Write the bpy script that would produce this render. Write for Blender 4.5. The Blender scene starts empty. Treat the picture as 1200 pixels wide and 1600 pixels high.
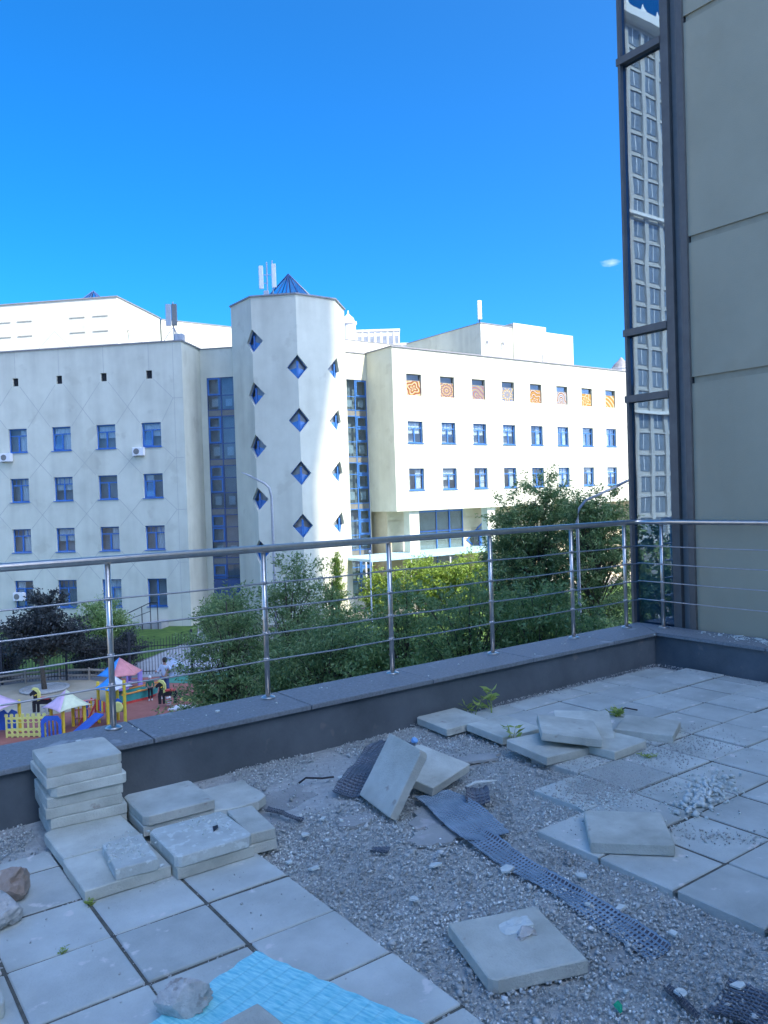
import bpy, bmesh, math, random
import numpy as np
from mathutils import Matrix, Vector, noise as mnoise

# ------------------------------------------------------------------ camera
# World axes: x runs along the front parapet, y away from the house, z up; z = 0 is the terrace paving.
scene = bpy.context.scene
COL = scene.collection
R = math.radians
PITCH = -math.atan(24 / 1240); ROLL = 0.032; YAW = R(53.9)
_X = Vector((math.sin(YAW), -math.cos(YAW), 0)); _Y = Vector((math.cos(YAW), math.sin(YAW), 0)); _Z = Vector((0, 0, 1))
_F = _Y * math.cos(PITCH) + _Z * math.sin(PITCH); _U = _Z * math.cos(PITCH) - _Y * math.sin(PITCH)
_cx = (_X - ROLL * _U).normalized(); _cy = (ROLL * _X + _U).normalized(); _cz = -_F
cam_data = bpy.data.cameras.new('camera'); cam = bpy.data.objects.new('camera', cam_data); COL.objects.link(cam)
m = Matrix.Identity(4)
for i in range(3):
    m[i][0] = _cx[i]; m[i][1] = _cy[i]; m[i][2] = _cz[i]
m[2][3] = 1.72
cam.matrix_world = m
cam_data.sensor_fit = 'HORIZONTAL'; cam_data.sensor_width = 36.0; cam_data.lens = 36.0 * 1240 / 1200
cam_data.clip_start = 0.05; cam_data.clip_end = 3000
scene.camera = cam

# ------------------------------------------------------------------ sky, sun, exposure
SUN_AZ = Vector((0.217, -0.976, 0)).normalized(); SUN_EL = R(46)
world = bpy.data.worlds.new('World'); scene.world = world; world.use_nodes = True
wn = world.node_tree.nodes; wl = world.node_tree.links; wn.clear()
sky = wn.new('ShaderNodeTexSky'); sky.sky_type = 'NISHITA'; sky.sun_disc = False
sky.sun_elevation = SUN_EL; sky.sun_rotation = math.atan2(SUN_AZ.x, SUN_AZ.y)
sky.altitude = 0; sky.air_density = 0.40; sky.dust_density = 2.5; sky.ozone_density = 10.0
hsv = wn.new('ShaderNodeHueSaturation'); hsv.inputs['Saturation'].default_value = 1.22; hsv.inputs['Hue'].default_value = 0.494; hsv.inputs['Value'].default_value = 1.0
wl.new(sky.outputs[0], hsv.inputs['Color'])
# one small white cloud low over the roofs
tc = wn.new('ShaderNodeTexCoord')
nz = wn.new('ShaderNodeTexNoise'); nz.inputs['Scale'].default_value = 38; nz.inputs['Detail'].default_value = 5
mp = wn.new('ShaderNodeMapping'); mp.inputs['Scale'].default_value = (1, 1, 2.6)
cd = Vector((0.8318, 0.6381, 0.2842)).normalized()
cl = Vector((cd.x, cd.y, cd.z * 2.6))
wl.new(tc.outputs['Generated'], mp.inputs['Vector']); wl.new(mp.outputs[0], nz.inputs['Vector'])
ds = wn.new('ShaderNodeVectorMath'); ds.operation = 'DISTANCE'; wl.new(mp.outputs[0], ds.inputs[0]); ds.inputs[1].default_value = cl
m1 = wn.new('ShaderNodeMath'); m1.operation = 'MULTIPLY_ADD'; wl.new(ds.outputs['Value'], m1.inputs[0]); m1.inputs[1].default_value = -20; m1.inputs[2].default_value = 0.20
m2 = wn.new('ShaderNodeMath'); m2.operation = 'ADD'; wl.new(m1.outputs[0], m2.inputs[0]); wl.new(nz.outputs['Fac'], m2.inputs[1])
mr = wn.new('ShaderNodeMapRange'); mr.inputs['From Min'].default_value = 0.38; mr.inputs['From Max'].default_value = 0.95; mr.inputs['To Max'].default_value = 0.6
wl.new(m2.outputs[0], mr.inputs['Value'])
mx = wn.new('ShaderNodeMix'); mx.data_type = 'RGBA'
wl.new(mr.outputs[0], mx.inputs['Factor']); wl.new(hsv.outputs[0], mx.inputs['A']); mx.inputs['B'].default_value = (3.6, 3.8, 4.0, 1)
bg = wn.new('ShaderNodeBackground'); bg.inputs['Strength'].default_value = 0.15
out = wn.new('ShaderNodeOutputWorld'); wl.new(mx.outputs['Result'], bg.inputs['Color']); wl.new(bg.outputs[0], out.inputs[0])

sd = bpy.data.lights.new('sun', 'SUN'); sd.energy = 2.0; sd.angle = R(0.53); sd.color = (1.0, 0.89, 0.70)
sun = bpy.data.objects.new('sun', sd); COL.objects.link(sun)
sv = (SUN_AZ * math.cos(SUN_EL) + Vector((0, 0, math.sin(SUN_EL)))).normalized()
sun.rotation_euler = sv.to_track_quat('Z', 'Y').to_euler(); sun.location = (0, -20, 60)
scene.view_settings.view_transform = 'Standard'; scene.view_settings.look = 'None'
scene.view_settings.exposure = 1.97; scene.view_settings.gamma = 1.0
scene.cycles.max_bounces = 8; scene.cycles.transparent_max_bounces = 12
scene.cycles.use_denoising = True

# ------------------------------------------------------------------ materials
def _bsdf(name):
    mt = bpy.data.materials.new(name); mt.use_nodes = True
    nt = mt.node_tree; return mt, nt, nt.nodes['Principled BSDF']
def _col(c): return (c[0], c[1], c[2], 1)
def mat(name, c1, c2=None, scale=6, rough=.7, bump=0, bscale=None, metal=0, spec=.3, rnd=0, detail=6, spots=None, coord='Object', sheen=None):
    """Principled surface; c1..c2 mottled by noise, small per-object offset, optional speckles (colour, scale, threshold)."""
    mt, nt, b = _bsdf(name); N = nt.nodes; L = nt.links
    b.inputs['Roughness'].default_value = rough; b.inputs['Metallic'].default_value = metal
    b.inputs['Specular IOR Level'].default_value = spec
    b.inputs['Base Color'].default_value = _col(c1)
    t = N.new('ShaderNodeTexCoord'); oi = N.new('ShaderNodeObjectInfo')
    off = N.new('ShaderNodeVectorMath'); off.operation = 'MULTIPLY_ADD'
    cb = N.new('ShaderNodeCombineXYZ')
    for i in range(3): L.new(oi.outputs['Random'], cb.inputs[i])
    L.new(cb.outputs[0], off.inputs[0]); off.inputs[1].default_value = (17, 31, 23); L.new(t.outputs[coord], off.inputs[2])
    vec = off.outputs[0]
    if c2 is not None:
        n = N.new('ShaderNodeTexNoise'); n.inputs['Scale'].default_value = scale; n.inputs['Detail'].default_value = detail; n.inputs['Roughness'].default_value = .62
        L.new(vec, n.inputs['Vector'])
        r = N.new('ShaderNodeMapRange'); r.inputs['From Min'].default_value = .32; r.inputs['From Max'].default_value = .68
        L.new(n.outputs['Fac'], r.inputs['Value'])
        mxn = N.new('ShaderNodeMix'); mxn.data_type = 'RGBA'; mxn.inputs['A'].default_value = _col(c1); mxn.inputs['B'].default_value = _col(c2)
        L.new(r.outputs[0], mxn.inputs['Factor']); colr = mxn.outputs['Result']
        if rnd:
            h = N.new('ShaderNodeHueSaturation'); L.new(colr, h.inputs['Color'])
            v = N.new('ShaderNodeMapRange'); v.inputs['To Min'].default_value = 1 - rnd; v.inputs['To Max'].default_value = 1 + rnd
            L.new(oi.outputs['Random'], v.inputs['Value']); L.new(v.outputs[0], h.inputs['Value']); colr = h.outputs[0]
        if spots:
            n3 = N.new('ShaderNodeTexNoise'); n3.inputs['Scale'].default_value = spots[1]; n3.inputs['Detail'].default_value = 4
            L.new(vec, n3.inputs['Vector'])
            r3 = N.new('ShaderNodeMapRange'); r3.inputs['From Min'].default_value = spots[2]; r3.inputs['From Max'].default_value = spots[2] + .06
            r3.inputs['To Max'].default_value = .8
            L.new(n3.outputs['Fac'], r3.inputs['Value'])
            m3 = N.new('ShaderNodeMix'); m3.data_type = 'RGBA'; L.new(colr, m3.inputs['A']); m3.inputs['B'].default_value = _col(spots[0])
            L.new(r3.outputs[0], m3.inputs['Factor']); colr = m3.outputs['Result']
        L.new(colr, b.inputs['Base Color'])
    if bump:
        n2 = N.new('ShaderNodeTexNoise'); n2.inputs['Scale'].default_value = bscale or scale * 8; n2.inputs['Detail'].default_value = 5
        L.new(vec, n2.inputs['Vector'])
        bp = N.new('ShaderNodeBump'); bp.inputs['Strength'].default_value = bump; bp.inputs['Distance'].default_value = .01
        L.new(n2.outputs['Fac'], bp.inputs['Height']); L.new(bp.outputs[0], b.inputs['Normal'])
    return mt
def leaf_mat(name, c1, c2, c3):
    """Leaves: per-leaf colour, partly translucent."""
    mt, nt, b = _bsdf(name); N = nt.nodes; L = nt.links
    g = N.new('ShaderNodeNewGeometry'); cr = N.new('ShaderNodeValToRGB')
    e = cr.color_ramp.elements; e[0].color = _col(c1); e[1].color = _col(c3); x = e.new(.55); x.color = _col(c2)
    L.new(g.outputs['Random Per Island'], cr.inputs[0]); L.new(cr.outputs[0], b.inputs['Base Color'])
    b.inputs['Roughness'].default_value = .45; b.inputs['Specular IOR Level'].default_value = .4
    tr = N.new('ShaderNodeBsdfTranslucent'); h = N.new('ShaderNodeHueSaturation'); h.inputs['Value'].default_value = 1.3; h.inputs['Hue'].default_value = .48
    L.new(cr.outputs[0], h.inputs['Color']); L.new(h.outputs[0], tr.inputs['Color'])
    ms = N.new('ShaderNodeMixShader'); ms.inputs[0].default_value = .32
    L.new(b.outputs[0], ms.inputs[1]); L.new(tr.outputs[0], ms.inputs[2]); L.new(ms.outputs[0], N['Material Output'].inputs[0])
    return mt
def glass_mat(name, tint, refl, rough=.02, wav=0, wscale=1.5, clear=.6, gcol=(.95, .97, 1), fres=.35):
    """Window glass: part clear and tinted, part mirror, a little wavy."""
    mt, nt, b = _bsdf(name); N = nt.nodes; L = nt.links
    tp = N.new('ShaderNodeBsdfTransparent'); tp.inputs[0].default_value = _col([clear * t for t in tint])
    gl = N.new('ShaderNodeBsdfGlossy'); gl.inputs['Color'].default_value = _col(gcol); gl.inputs['Roughness'].default_value = rough
    lw = N.new('ShaderNodeLayerWeight'); lw.inputs[0].default_value = .25
    ad = N.new('ShaderNodeMath'); ad.operation = 'MULTIPLY_ADD'; L.new(lw.outputs['Fresnel'], ad.inputs[0]); ad.inputs[1].default_value = fres; ad.inputs[2].default_value = refl
    ad.use_clamp = True
    ms = N.new('ShaderNodeMixShader'); L.new(ad.outputs[0], ms.inputs[0]); L.new(tp.outputs[0], ms.inputs[1]); L.new(gl.outputs[0], ms.inputs[2])
    L.new(ms.outputs[0], N['Material Output'].inputs[0])
    if wav:
        t = N.new('ShaderNodeTexCoord'); n = N.new('ShaderNodeTexNoise'); n.inputs['Scale'].default_value = wscale; n.inputs['Detail'].default_value = 2
        L.new(t.outputs['Object'], n.inputs['Vector'])
        bp = N.new('ShaderNodeBump'); bp.inputs['Strength'].default_value = wav; bp.inputs['Distance'].default_value = .02
        L.new(n.outputs['Fac'], bp.inputs['Height']); L.new(bp.outputs[0], gl.inputs['Normal'])
    return mt
def flat(name, c, rough=.5, metal=0, spec=.4): return mat(name, c, [min(1, v * 1.18 + .01) for v in c], 5, rough, .05, 40, metal, spec)

M = {}
M['paver'] = mat('paver_concrete', (.40, .435, .40), (.585, .63, .585), 2.4, .85, .4, 90, rnd=.09, spots=((.72, .7, .66), 11, .64))
M['slab'] = mat('slab_concrete', (.39, .41, .35), (.65, .68, .60), 3, .88, .45, 110, rnd=.09, spots=((.36, .33, .28), 13, .66))
M['slab_dusty'] = mat('slab_dusty', (.46, .505, .465), (.585, .64, .59), 9, .9, .5, 120, rnd=.05, spots=((.66, .72, .68), 22, .56))
M['dimple'] = mat('mesh_dimple', (.06, .07, .095), (.12, .13, .16), 12, .5)
M['grit'] = mat('grit', (.36, .375, .35), (.56, .58, .55), 60, .9)
M['soil'] = mat('joint_soil', (.085, .088, .075), (.16, .16, .135), 25, .95, .6, 80)
M['screed'] = mat('screed', (.31, .325, .31), (.41, .43, .41), 3, .95, .8, 60, spots=((.5, .5, .49), 5, .62))
M['coping'] = mat('coping_granite', (.155, .18, .19), (.24, .27, .285), 55, .6, .15, 200, spots=((.38, .42, .43), 3.5, .66))
M['parapet'] = mat('parapet_bitumen', (.09, .11, .12), (.14, .165, .18), 2.2, .75, .3, 50, spots=((.2, .195, .19), 5, .64))
M['steel'] = mat('brushed_steel', (.6, .565, .51), (.7, .665, .61), 20, .3, 0, metal=1.0)
M['steel_dull'] = mat('dull_steel', (.5, .5, .5), (.6, .6, .6), 20, .42, 0, metal=1.0)
M['plaster'] = mat('grey_green_plaster', (.40, .375, .265), (.465, .44, .315), .8, .9, .25, 120, spots=((.415, .385, .27), 1.3, .6))
M['joint'] = mat('panel_joint', (.34, .32, .23), (.39, .37, .265), 8, .9)
M['frame_dark'] = mat('dark_frame', (.095, .097, .09), (.13, .132, .122), 6, .45, spec=.5)
M['frame_grey'] = mat('grey_cover', (.17, .175, .165), (.215, .22, .205), 6, .5, spec=.5)
M['curtain_glass'] = glass_mat('curtain_glass', (.55, .72, .82), .24, .0, .03, 1.3, .8, (.66, .84, .96))
M['spandrel'] = mat('dark_void', (.02, .025, .03), (.03, .035, .04), 3, .6)
M['stucco'] = mat('cream_stucco', (.64, .64, .52), (.71, .71, .585), .9, .92, .25, 40, spots=((.6, .595, .48), .7, .63))
def streaks(mt, amount=.16):
    nt = mt.node_tree; N = nt.nodes; L = nt.links; b = N['Principled BSDF']; src = b.inputs['Base Color'].links[0].from_socket
    t = N.new('ShaderNodeTexCoord'); mp = N.new('ShaderNodeMapping'); mp.inputs['Scale'].default_value = (1.1, 1.1, .10); L.new(t.outputs['Object'], mp.inputs[0])
    n = N.new('ShaderNodeTexNoise'); n.inputs['Scale'].default_value = 1; n.inputs['Detail'].default_value = 6; L.new(mp.outputs[0], n.inputs['Vector'])
    n2 = N.new('ShaderNodeTexNoise'); n2.inputs['Scale'].default_value = .22; n2.inputs['Detail'].default_value = 3; L.new(t.outputs['Object'], n2.inputs['Vector'])
    mu = N.new('ShaderNodeMath'); mu.operation = 'MULTIPLY'; L.new(n.outputs['Fac'], mu.inputs[0]); L.new(n2.outputs['Fac'], mu.inputs[1])
    r = N.new('ShaderNodeMapRange'); r.inputs['From Min'].default_value = .2; r.inputs['From Max'].default_value = .42; r.inputs['To Min'].default_value = 1; r.inputs['To Max'].default_value = 1 - amount; L.new(mu.outputs[0], r.inputs[0])
    h = N.new('ShaderNodeHueSaturation'); L.new(src, h.inputs['Color']); L.new(r.outputs[0], h.inputs['Value']); L.new(h.outputs[0], b.inputs['Base Color'])
streaks(M['stucco'], .18); streaks(M['plaster'], .16)
M['groove'] = mat('stucco_groove', (.46, .46, .40), (.53, .53, .46), 4, .95)  # darker tone paints in the shade of the scored lines
M['band'] = mat('beige_band', (.60, .52, .36), (.68, .6, .43), 2, .9, .2, 40)
M['roofcap'] = mat('roof_cap', (.22, .22, .23), (.3, .3, .31), 4, .5, spec=.5)
M['bluef'] = mat('blue_frame', (.04, .15, .42), (.055, .19, .52), 6, .4, spec=.5)
M['navyf'] = mat('navy_frame', (.045, .085, .2), (.06, .11, .26), 6, .4, spec=.5)
M['diamond_blue'] = mat('diamond_blue', (.05, .24, .62), (.07, .3, .7), 4, .4)
M['winglass'] = glass_mat('window_glass', (.86, .92, .95), .035, .02, .01, 2.5, .95)
M['linkglass'] = glass_mat('link_glass', (.8, .9, .96), .05, .02, .01, 2.5, .85)
M['room'] = mat('room_wall', (.5, .49, .47), (.62, .6, .57), 1.2, .9)
M['curtain'] = mat('white_curtain', (.75, .75, .72), (.82, .82, .8), 6, .9)
M['pane_backing'] = mat('pale_backing', (.58, .66, .72), (.68, .75, .8), 2, .9)  # for a backing added behind the glass strip to brighten it
M['white'] = mat('white_paint', (.76, .76, .75), (.82, .82, .81), 5, .5)
M['grey_metal'] = mat('grey_metal', (.42, .43, .44), (.5, .51, .52), 6, .45, metal=.4)
M['black'] = mat('black_part', (.02, .02, .022), (.035, .035, .04), 6, .5)
M['pole'] = mat('galvanised_pole', (.42, .43, .43), (.52, .53, .53), 9, .5, metal=.5)
M['bark'] = mat('bark', (.09, .07, .05), (.16, .13, .1), 12, .95, .8, 40)
M['leaf_dark'] = leaf_mat('leaf_dark', (.11, .20, .075), (.21, .32, .115), (.38, .48, .21))
M['leaf_mid'] = leaf_mat('leaf_mid', (.15, .25, .085), (.25, .37, .125), (.38, .48, .19))
M['leaf_light'] = leaf_mat('leaf_light', (.14, .24, .04), (.23, .35, .06), (.34, .46, .09))
M['leaf_purple'] = leaf_mat('leaf_purple', (.04, .048, .046), (.065, .072, .07), (.11, .12, .11))
M['ground'] = mat('ground_paving', (.20, .195, .185), (.27, .265, .25), .6, .95, .3, 20)
M['lawn'] = mat('lawn_grass', (.05, .11, .025), (.12, .2, .04), 1.6, .95, .9, 30)
M['path'] = mat('path_paving', (.36, .36, .36), (.45, .45, .45), 1.5, .9, .2, 20)
M['sand'] = mat('playground_sand', (.40, .35, .25), (.5, .44, .32), 1.3, .95, .4, 30)
M['rub_red'] = mat('red_rubber', (.36, .14, .11), (.44, .18, .14), 2, .9, .2, 60)
M['rub_green'] = mat('green_rubber', (.07, .26, .19), (.10, .32, .23), 2, .9, .2, 60)
M['rub_yellow'] = mat('yellow_rubber', (.62, .52, .13), (.7, .6, .18), 3, .9, .2, 60)
M['p_yellow'] = flat('paint_yellow', (.78, .56, .05)); M['p_lemon'] = flat('paint_lemon', (.75, .72, .22))
M['p_blue'] = flat('paint_blue', (.04, .14, .55)); M['p_red'] = flat('paint_red', (.6, .07, .06)); M['p_sky'] = flat('paint_sky', (.05, .32, .75))
M['p_pink'] = flat('paint_pink', (.72, .5, .62)); M['p_cream'] = flat('paint_cream', (.78, .78, .5)); M['p_teal'] = flat('paint_teal', (.05, .34, .3))
M['p_orange'] = flat('paint_orange', (.8, .32, .06)); M['p_purple'] = flat('paint_purple', (.35, .25, .6)); M['p_coral'] = flat('paint_coral', (.75, .28, .27))
M['p_cyan'] = flat('paint_cyan', (.4, .68, .75))
M['canopy_blue'] = flat('canopy_blue', (.34, .52, .62))
M['wood'] = mat('weathered_wood', (.25, .22, .18), (.36, .32, .26), 8, .85, .3, 60)
M['fence'] = mat('fence_black', (.03, .033, .04), (.05, .055, .06), 6, .5)
M['mesh'] = mat('drain_mesh', (.09, .115, .14), (.17, .21, .25), 12, .38, spec=.6)
M['mesh_worn'] = mat('drain_mesh_dusty', (.20, .31, .40), (.36, .50, .60), 9, .5, spec=.5)
M['foam'] = None
M['rock'] = mat('rubble_rock', (.38, .39, .37), (.58, .59, .56), 22, .95, .9, 40, spots=((.3, .29, .27), 26, .6))
M['rock_brown'] = mat('rubble_brick', (.30, .23, .18), (.44, .38, .33), 10, .95, .9, 40, spots=((.55, .54, .5), 8, .62))
M['plasterchip'] = mat('plaster_chip', (.55, .61, .575), (.69, .755, .715), 20, .9, .3, 120)
M['weed'] = leaf_mat('weed_leaf', (.26, .36, .08), (.36, .48, .12), (.48, .58, .18))
M['skin'] = flat('skin', (.45, .27, .2)); M['hair'] = flat('hair', (.03, .022, .018)); M['jeans'] = mat('jeans', (.05, .09, .22), (.08, .13, .3), 8, .9)
M['cloth'] = mat('pale_cloth', (.55, .63, .74), (.66, .72, .8), 3, .8); M['jacket'] = mat('green_jacket', (.03, .12, .07), (.05, .17, .1), 6, .85)
M['dark_cloth'] = mat('dark_trousers', (.02, .022, .03), (.04, .042, .05), 6, .9)
M['far_white'] = mat('far_white_wall', (.72, .71, .67), (.8, .79, .75), .5, .9)
M['cream_tower'] = mat('cream_tower', (.46, .45, .42), (.53, .52, .48), .4, .9)
M['tower_glass'] = mat('tower_glass', (.16, .19, .22), (.25, .29, .32), .7, .2, spec=.8)
M['green_glass'] = flat('green_glass', (.02, .4, .22), .15)
M['p_bottle'] = flat('blue_cap', (.2, .45, .8))

# ------------------------------------------------------------------ mesh helpers
class MB:
    """Collects faces of ONE piece."""
    def __init__(s): s.v = []; s.f = []
    def add(s, vs, fs):
        o = len(s.v); s.v += [tuple(p) for p in vs]; s.f += [tuple(i + o for i in f) for f in fs]; return s
    def box(s, x0, x1, y0, y1, z0, z1):
        return s.add([(x0,y0,z0),(x1,y0,z0),(x1,y1,z0),(x0,y1,z0),(x0,y0,z1),(x1,y0,z1),(x1,y1,z1),(x0,y1,z1)],
                     [(0,3,2,1),(4,5,6,7),(0,1,5,4),(1,2,6,5),(2,3,7,6),(3,0,4,7)])
    def cbox(s, x0, x1, y0, y1, z0, z1, c):
        """box with chamfered upper and vertical edges"""
        def ring(d, z):
            e = c
            return [(x0+d+e,y0+d,z),(x1-d-e,y0+d,z),(x1-d,y0+d+e,z),(x1-d,y1-d-e,z),(x1-d-e,y1-d,z),(x0+d+e,y1-d,z),(x0+d,y1-d-e,z),(x0+d,y0+d+e,z)]
        vs = ring(0, z0) + ring(0, z1 - c) + ring(c, z1)
        fs = [tuple(range(7, -1, -1)), tuple(range(16, 24))]
        for k in range(2):
            for i in range(8):
                j = (i + 1) % 8; fs.append((k*8+i, k*8+j, k*8+8+j, k*8+8+i))
        return s.add(vs, fs)
    def tube(s, pts, r, n=8, cap=True):
        pts = [Vector(p) for p in pts]; rs = r if isinstance(r, (list, tuple)) else [r] * len(pts)
        up = Vector((0, 0, 1)); rings = []
        for i, p in enumerate(pts):
            d = (pts[min(i+1, len(pts)-1)] - pts[max(i-1, 0)]).normalized()
            a = up if abs(d.dot(up)) < .95 else Vector((1, 0, 0))
            u = d.cross(a).normalized(); w = u.cross(d)
            rings.append([p + (u * math.cos(2*math.pi*k/n) + w * math.sin(2*math.pi*k/n)) * rs[i] for k in range(n)])
        vs = [q for rg in rings for q in rg]; fs = []
        for i in range(len(pts) - 1):
            for k in range(n):
                j = (k + 1) % n; fs.append((i*n+k, i*n+j, (i+1)*n+j, (i+1)*n+k))
        if cap: fs += [tuple(range(n-1, -1, -1)), tuple((len(pts)-1)*n + k for k in range(n))]
        return s.add(vs, fs)
    def lathe(s, prof, n=16, cx=0, cy=0):
        vs = [(cx + r*math.cos(2*math.pi*k/n), cy + r*math.sin(2*math.pi*k/n), z) for r, z in prof for k in range(n)]
        fs = [(i*n+k, i*n+(k+1)%n, (i+1)*n+(k+1)%n, (i+1)*n+k) for i in range(len(prof)-1) for k in range(n)]
        fs += [tuple(range(n-1, -1, -1)), tuple((len(prof)-1)*n + k for k in range(n))]
        return s.add(vs, fs)
    def prism(s, poly, z0, z1):
        n = len(poly)
        return s.add([(x, y, z0) for x, y in poly] + [(x, y, z1) for x, y in poly],
                     [tuple(range(n-1, -1, -1)), tuple(range(n, 2*n))] + [(i, (i+1) % n, n+(i+1) % n, n+i) for i in range(n)])
    def slab_xz(s, poly, y0, y1):
        """outline in x,z given thickness in y"""
        n = len(poly)
        return s.add([(x, y0, z) for x, z in poly] + [(x, y1, z) for x, z in poly],
                     [tuple(range(n)), tuple(range(2*n-1, n-1, -1))] + [(i, n+i, n+(i+1) % n, (i+1) % n) for i in range(n)])
    def mesh(s, name, material, smooth=False):
        me = bpy.data.meshes.new(name); me.from_pydata(s.v, [], s.f); me.validate(); me.update()
        bm = bmesh.new(); bm.from_mesh(me); bmesh.ops.recalc_face_normals(bm, faces=bm.faces); bm.to_mesh(me); bm.free()
        if material: me.materials.append(material)
        if smooth:
            for p in me.polygons: p.use_smooth = True
        return me
def mobj(name, me, parent=None, loc=(0,0,0), rot=(0,0,0)):
    o = bpy.data.objects.new(name, me); COL.objects.link(o); o.parent = parent; o.location = loc; o.rotation_euler = rot; return o
def obj(name, mb, material, parent=None, loc=(0,0,0), rot=(0,0,0), smooth=False):
    return mobj(name, mb.mesh(name, material, smooth), parent, loc, rot)
def tag(o, label, cat, group=None):
    o['label'] = label; o['category'] = cat
    if group: o['group'] = group
    return o
def thing(name, label, cat, loc=(0,0,0), rz=0, group=None, rot=None):
    o = bpy.data.objects.new(name, None); COL.objects.link(o); o.location = loc; o.rotation_euler = rot or (0, 0, rz); o.empty_display_size = .2
    return tag(o, label, cat, group)
def struct(o): o['kind'] = 'structure'; return o
def box(*a): return MB().box(*a)
def tube(*a, **k): return MB().tube(*a, **k)
GZ = -6.48           # street level below the terrace

# ================================================================== SETTING: ground
rng = random.Random(7)
struct(obj('ground', box(-900, 1500, -600, 1500, GZ - .5, GZ), M['ground']))
def sheet(name, poly, z, material):
    o = obj(name, MB().prism(poly, GZ + z - .03, GZ + z), material); return struct(o)
sheet('lawn', [(9, 41.5), (13.2, 40.6), (18.9, 45.5), (20.9, 50.2), (13, 57.5), (-6, 70), (-6, 52)], .012, M['lawn'])
sheet('lawn', [(23, 37), (31, 24), (52, 24), (60, 43.5), (33, 43.5), (27.2, 43.2), (23.5, 46.0)], .012, M['lawn'])
sheet('path', [(12.5, 37.2), (16.5, 35.4), (21.8, 46.5), (20.9, 49.8), (18.7, 45.3), (13.4, 40.4)], .02, M['path'])
sheet('playground_surface', [(3.4, 26), (14, 22), (18, 33.4), (11.4, 37.9), (4.0, 34.0)], .016, M['rub_red'])
def blob(cx, cy, rx, ry, n=28, j=.06, seed=1, rot=0):
    q = random.Random(seed); pts = []
    for k in range(n):
        t = 2*math.pi*k/n; r = 1 + q.uniform(-j, j); x, y = rx*r*math.cos(t), ry*r*math.sin(t)
        pts.append((cx + x*math.cos(rot) - y*math.sin(rot), cy + x*math.sin(rot) + y*math.cos(rot)))
    return pts
sheet('sand_area', blob(7.6, 36.6, 3.9, 3.3, 36, .02, 3, R(-36)), .024, M['sand'])
sheet('rubber_patch', blob(14.6, 35.0, 1.9, 1.0, 30, .03, 5, R(-36)), .024, M['rub_green'])
sheet('rubber_patch', blob(10.5, 28.4, 1.9, 1.25, 30, .03, 6, R(-36)), .024, M['rub_green'])
sheet('rubber_patch', blob(12.95, 31.45, .72, .5, 30, .01, 8, R(-36)), .032, M['rub_yellow'])

# ================================================================== TERRACE
terrace = struct(obj('terrace_floor', box(-6, 7.3, -3.2, 5.2, GZ, -.045), M['screed']))
P0A, P0B, PIT = 1.735, 2.012, .40
PS = .384
LAID = set()
for i in range(-9, 0):
    top = 3 if i == -1 else (4 if i == -2 else 5)
    for j in range(-7, top + 1): LAID.add((i, j))
for j in range(-7, 7):
    i0 = {2: 4, 3: 5, 4: 6, 5: 6, 6: 6}.get(j, 3)
    for i in range(i0, 13): LAID.add((i, j))
pav_me = []
for k in range(4):
    q = random.Random(40 + k); h = PS / 2
    pav_me.append(MB().cbox(-h, h, -h, h, -.05, 0, .004).mesh('paver', M['paver']))
cut_back = MB().cbox(-PS/2, PS/2, -PS/2, .02, -.05, 0, .004).mesh('paver', M['paver'])
cut_side = MB().cbox(-PS/2, -.035, -PS/2, PS/2, -.05, 0, .004).mesh('paver', M['paver'])
cut_far = MB().cbox(-PS/2, PS/2, -PS/2, -.0, -.05, 0, .004).mesh('paver', M['paver'])
for (i, j) in sorted(LAID):
    me = cut_back if j == 6 else (cut_side if i == 12 else (cut_far if (j == 5 and i < 0) else pav_me[(i*7 + j*3) % 4]))
    if j == 6 and i == 12: continue
    q = random.Random(i*101 + j)
    o = mobj('paver', me, terrace, (P0A + (i + .5)*PIT + q.uniform(-.003, .003), P0B + (j + .5)*PIT + q.uniform(-.003, .003), q.uniform(-.004, .003)),
             (R(q.uniform(-.35, .35)), R(q.uniform(-.35, .35)), R(q.uniform(-.6, .6))))
# dark soil packed into the joints
js = MB(); w_ = (PIT - PS)/2 + .001
for (i, j) in sorted(LAID):
    x0, y0 = P0A + i*PIT, P0B + j*PIT; ye = y0 + (PIT if j < 6 else PIT*.55); z_ = -.007
    if j == 5 and i < 0: ye = y0 + PIT*.5
    if (i - 1, j) in LAID: js.add([(x0 - w_, y0, z_), (x0 + w_, y0, z_), (x0 + w_, ye, z_), (x0 - w_, ye, z_)], [(0, 1, 2, 3)])
    if (i, j - 1) in LAID: js.add([(x0, y0 - w_, z_ - .0012), (x0 + PIT, y0 - w_, z_ - .0012), (x0 + PIT, y0 + w_, z_ - .0012), (x0, y0 + w_, z_ - .0012)], [(0, 1, 2, 3)])
jso = obj('joint_soil', js, M['soil'], terrace); jso['kind'] = 'stuff'
def is_laid(a, b, mg=0.0):
    i = math.floor((a - P0A)/PIT); j = math.floor((b - P0B)/PIT)
    if (i, j) not in LAID: return False
    if j == 6 and (b - P0B)/PIT - j > .55: return False
    if i == 12 and (a - P0A)/PIT - i > .42: return False
    if j == 5 and i < 0 and (b - P0B)/PIT - j > .5: return False
    return True

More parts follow.
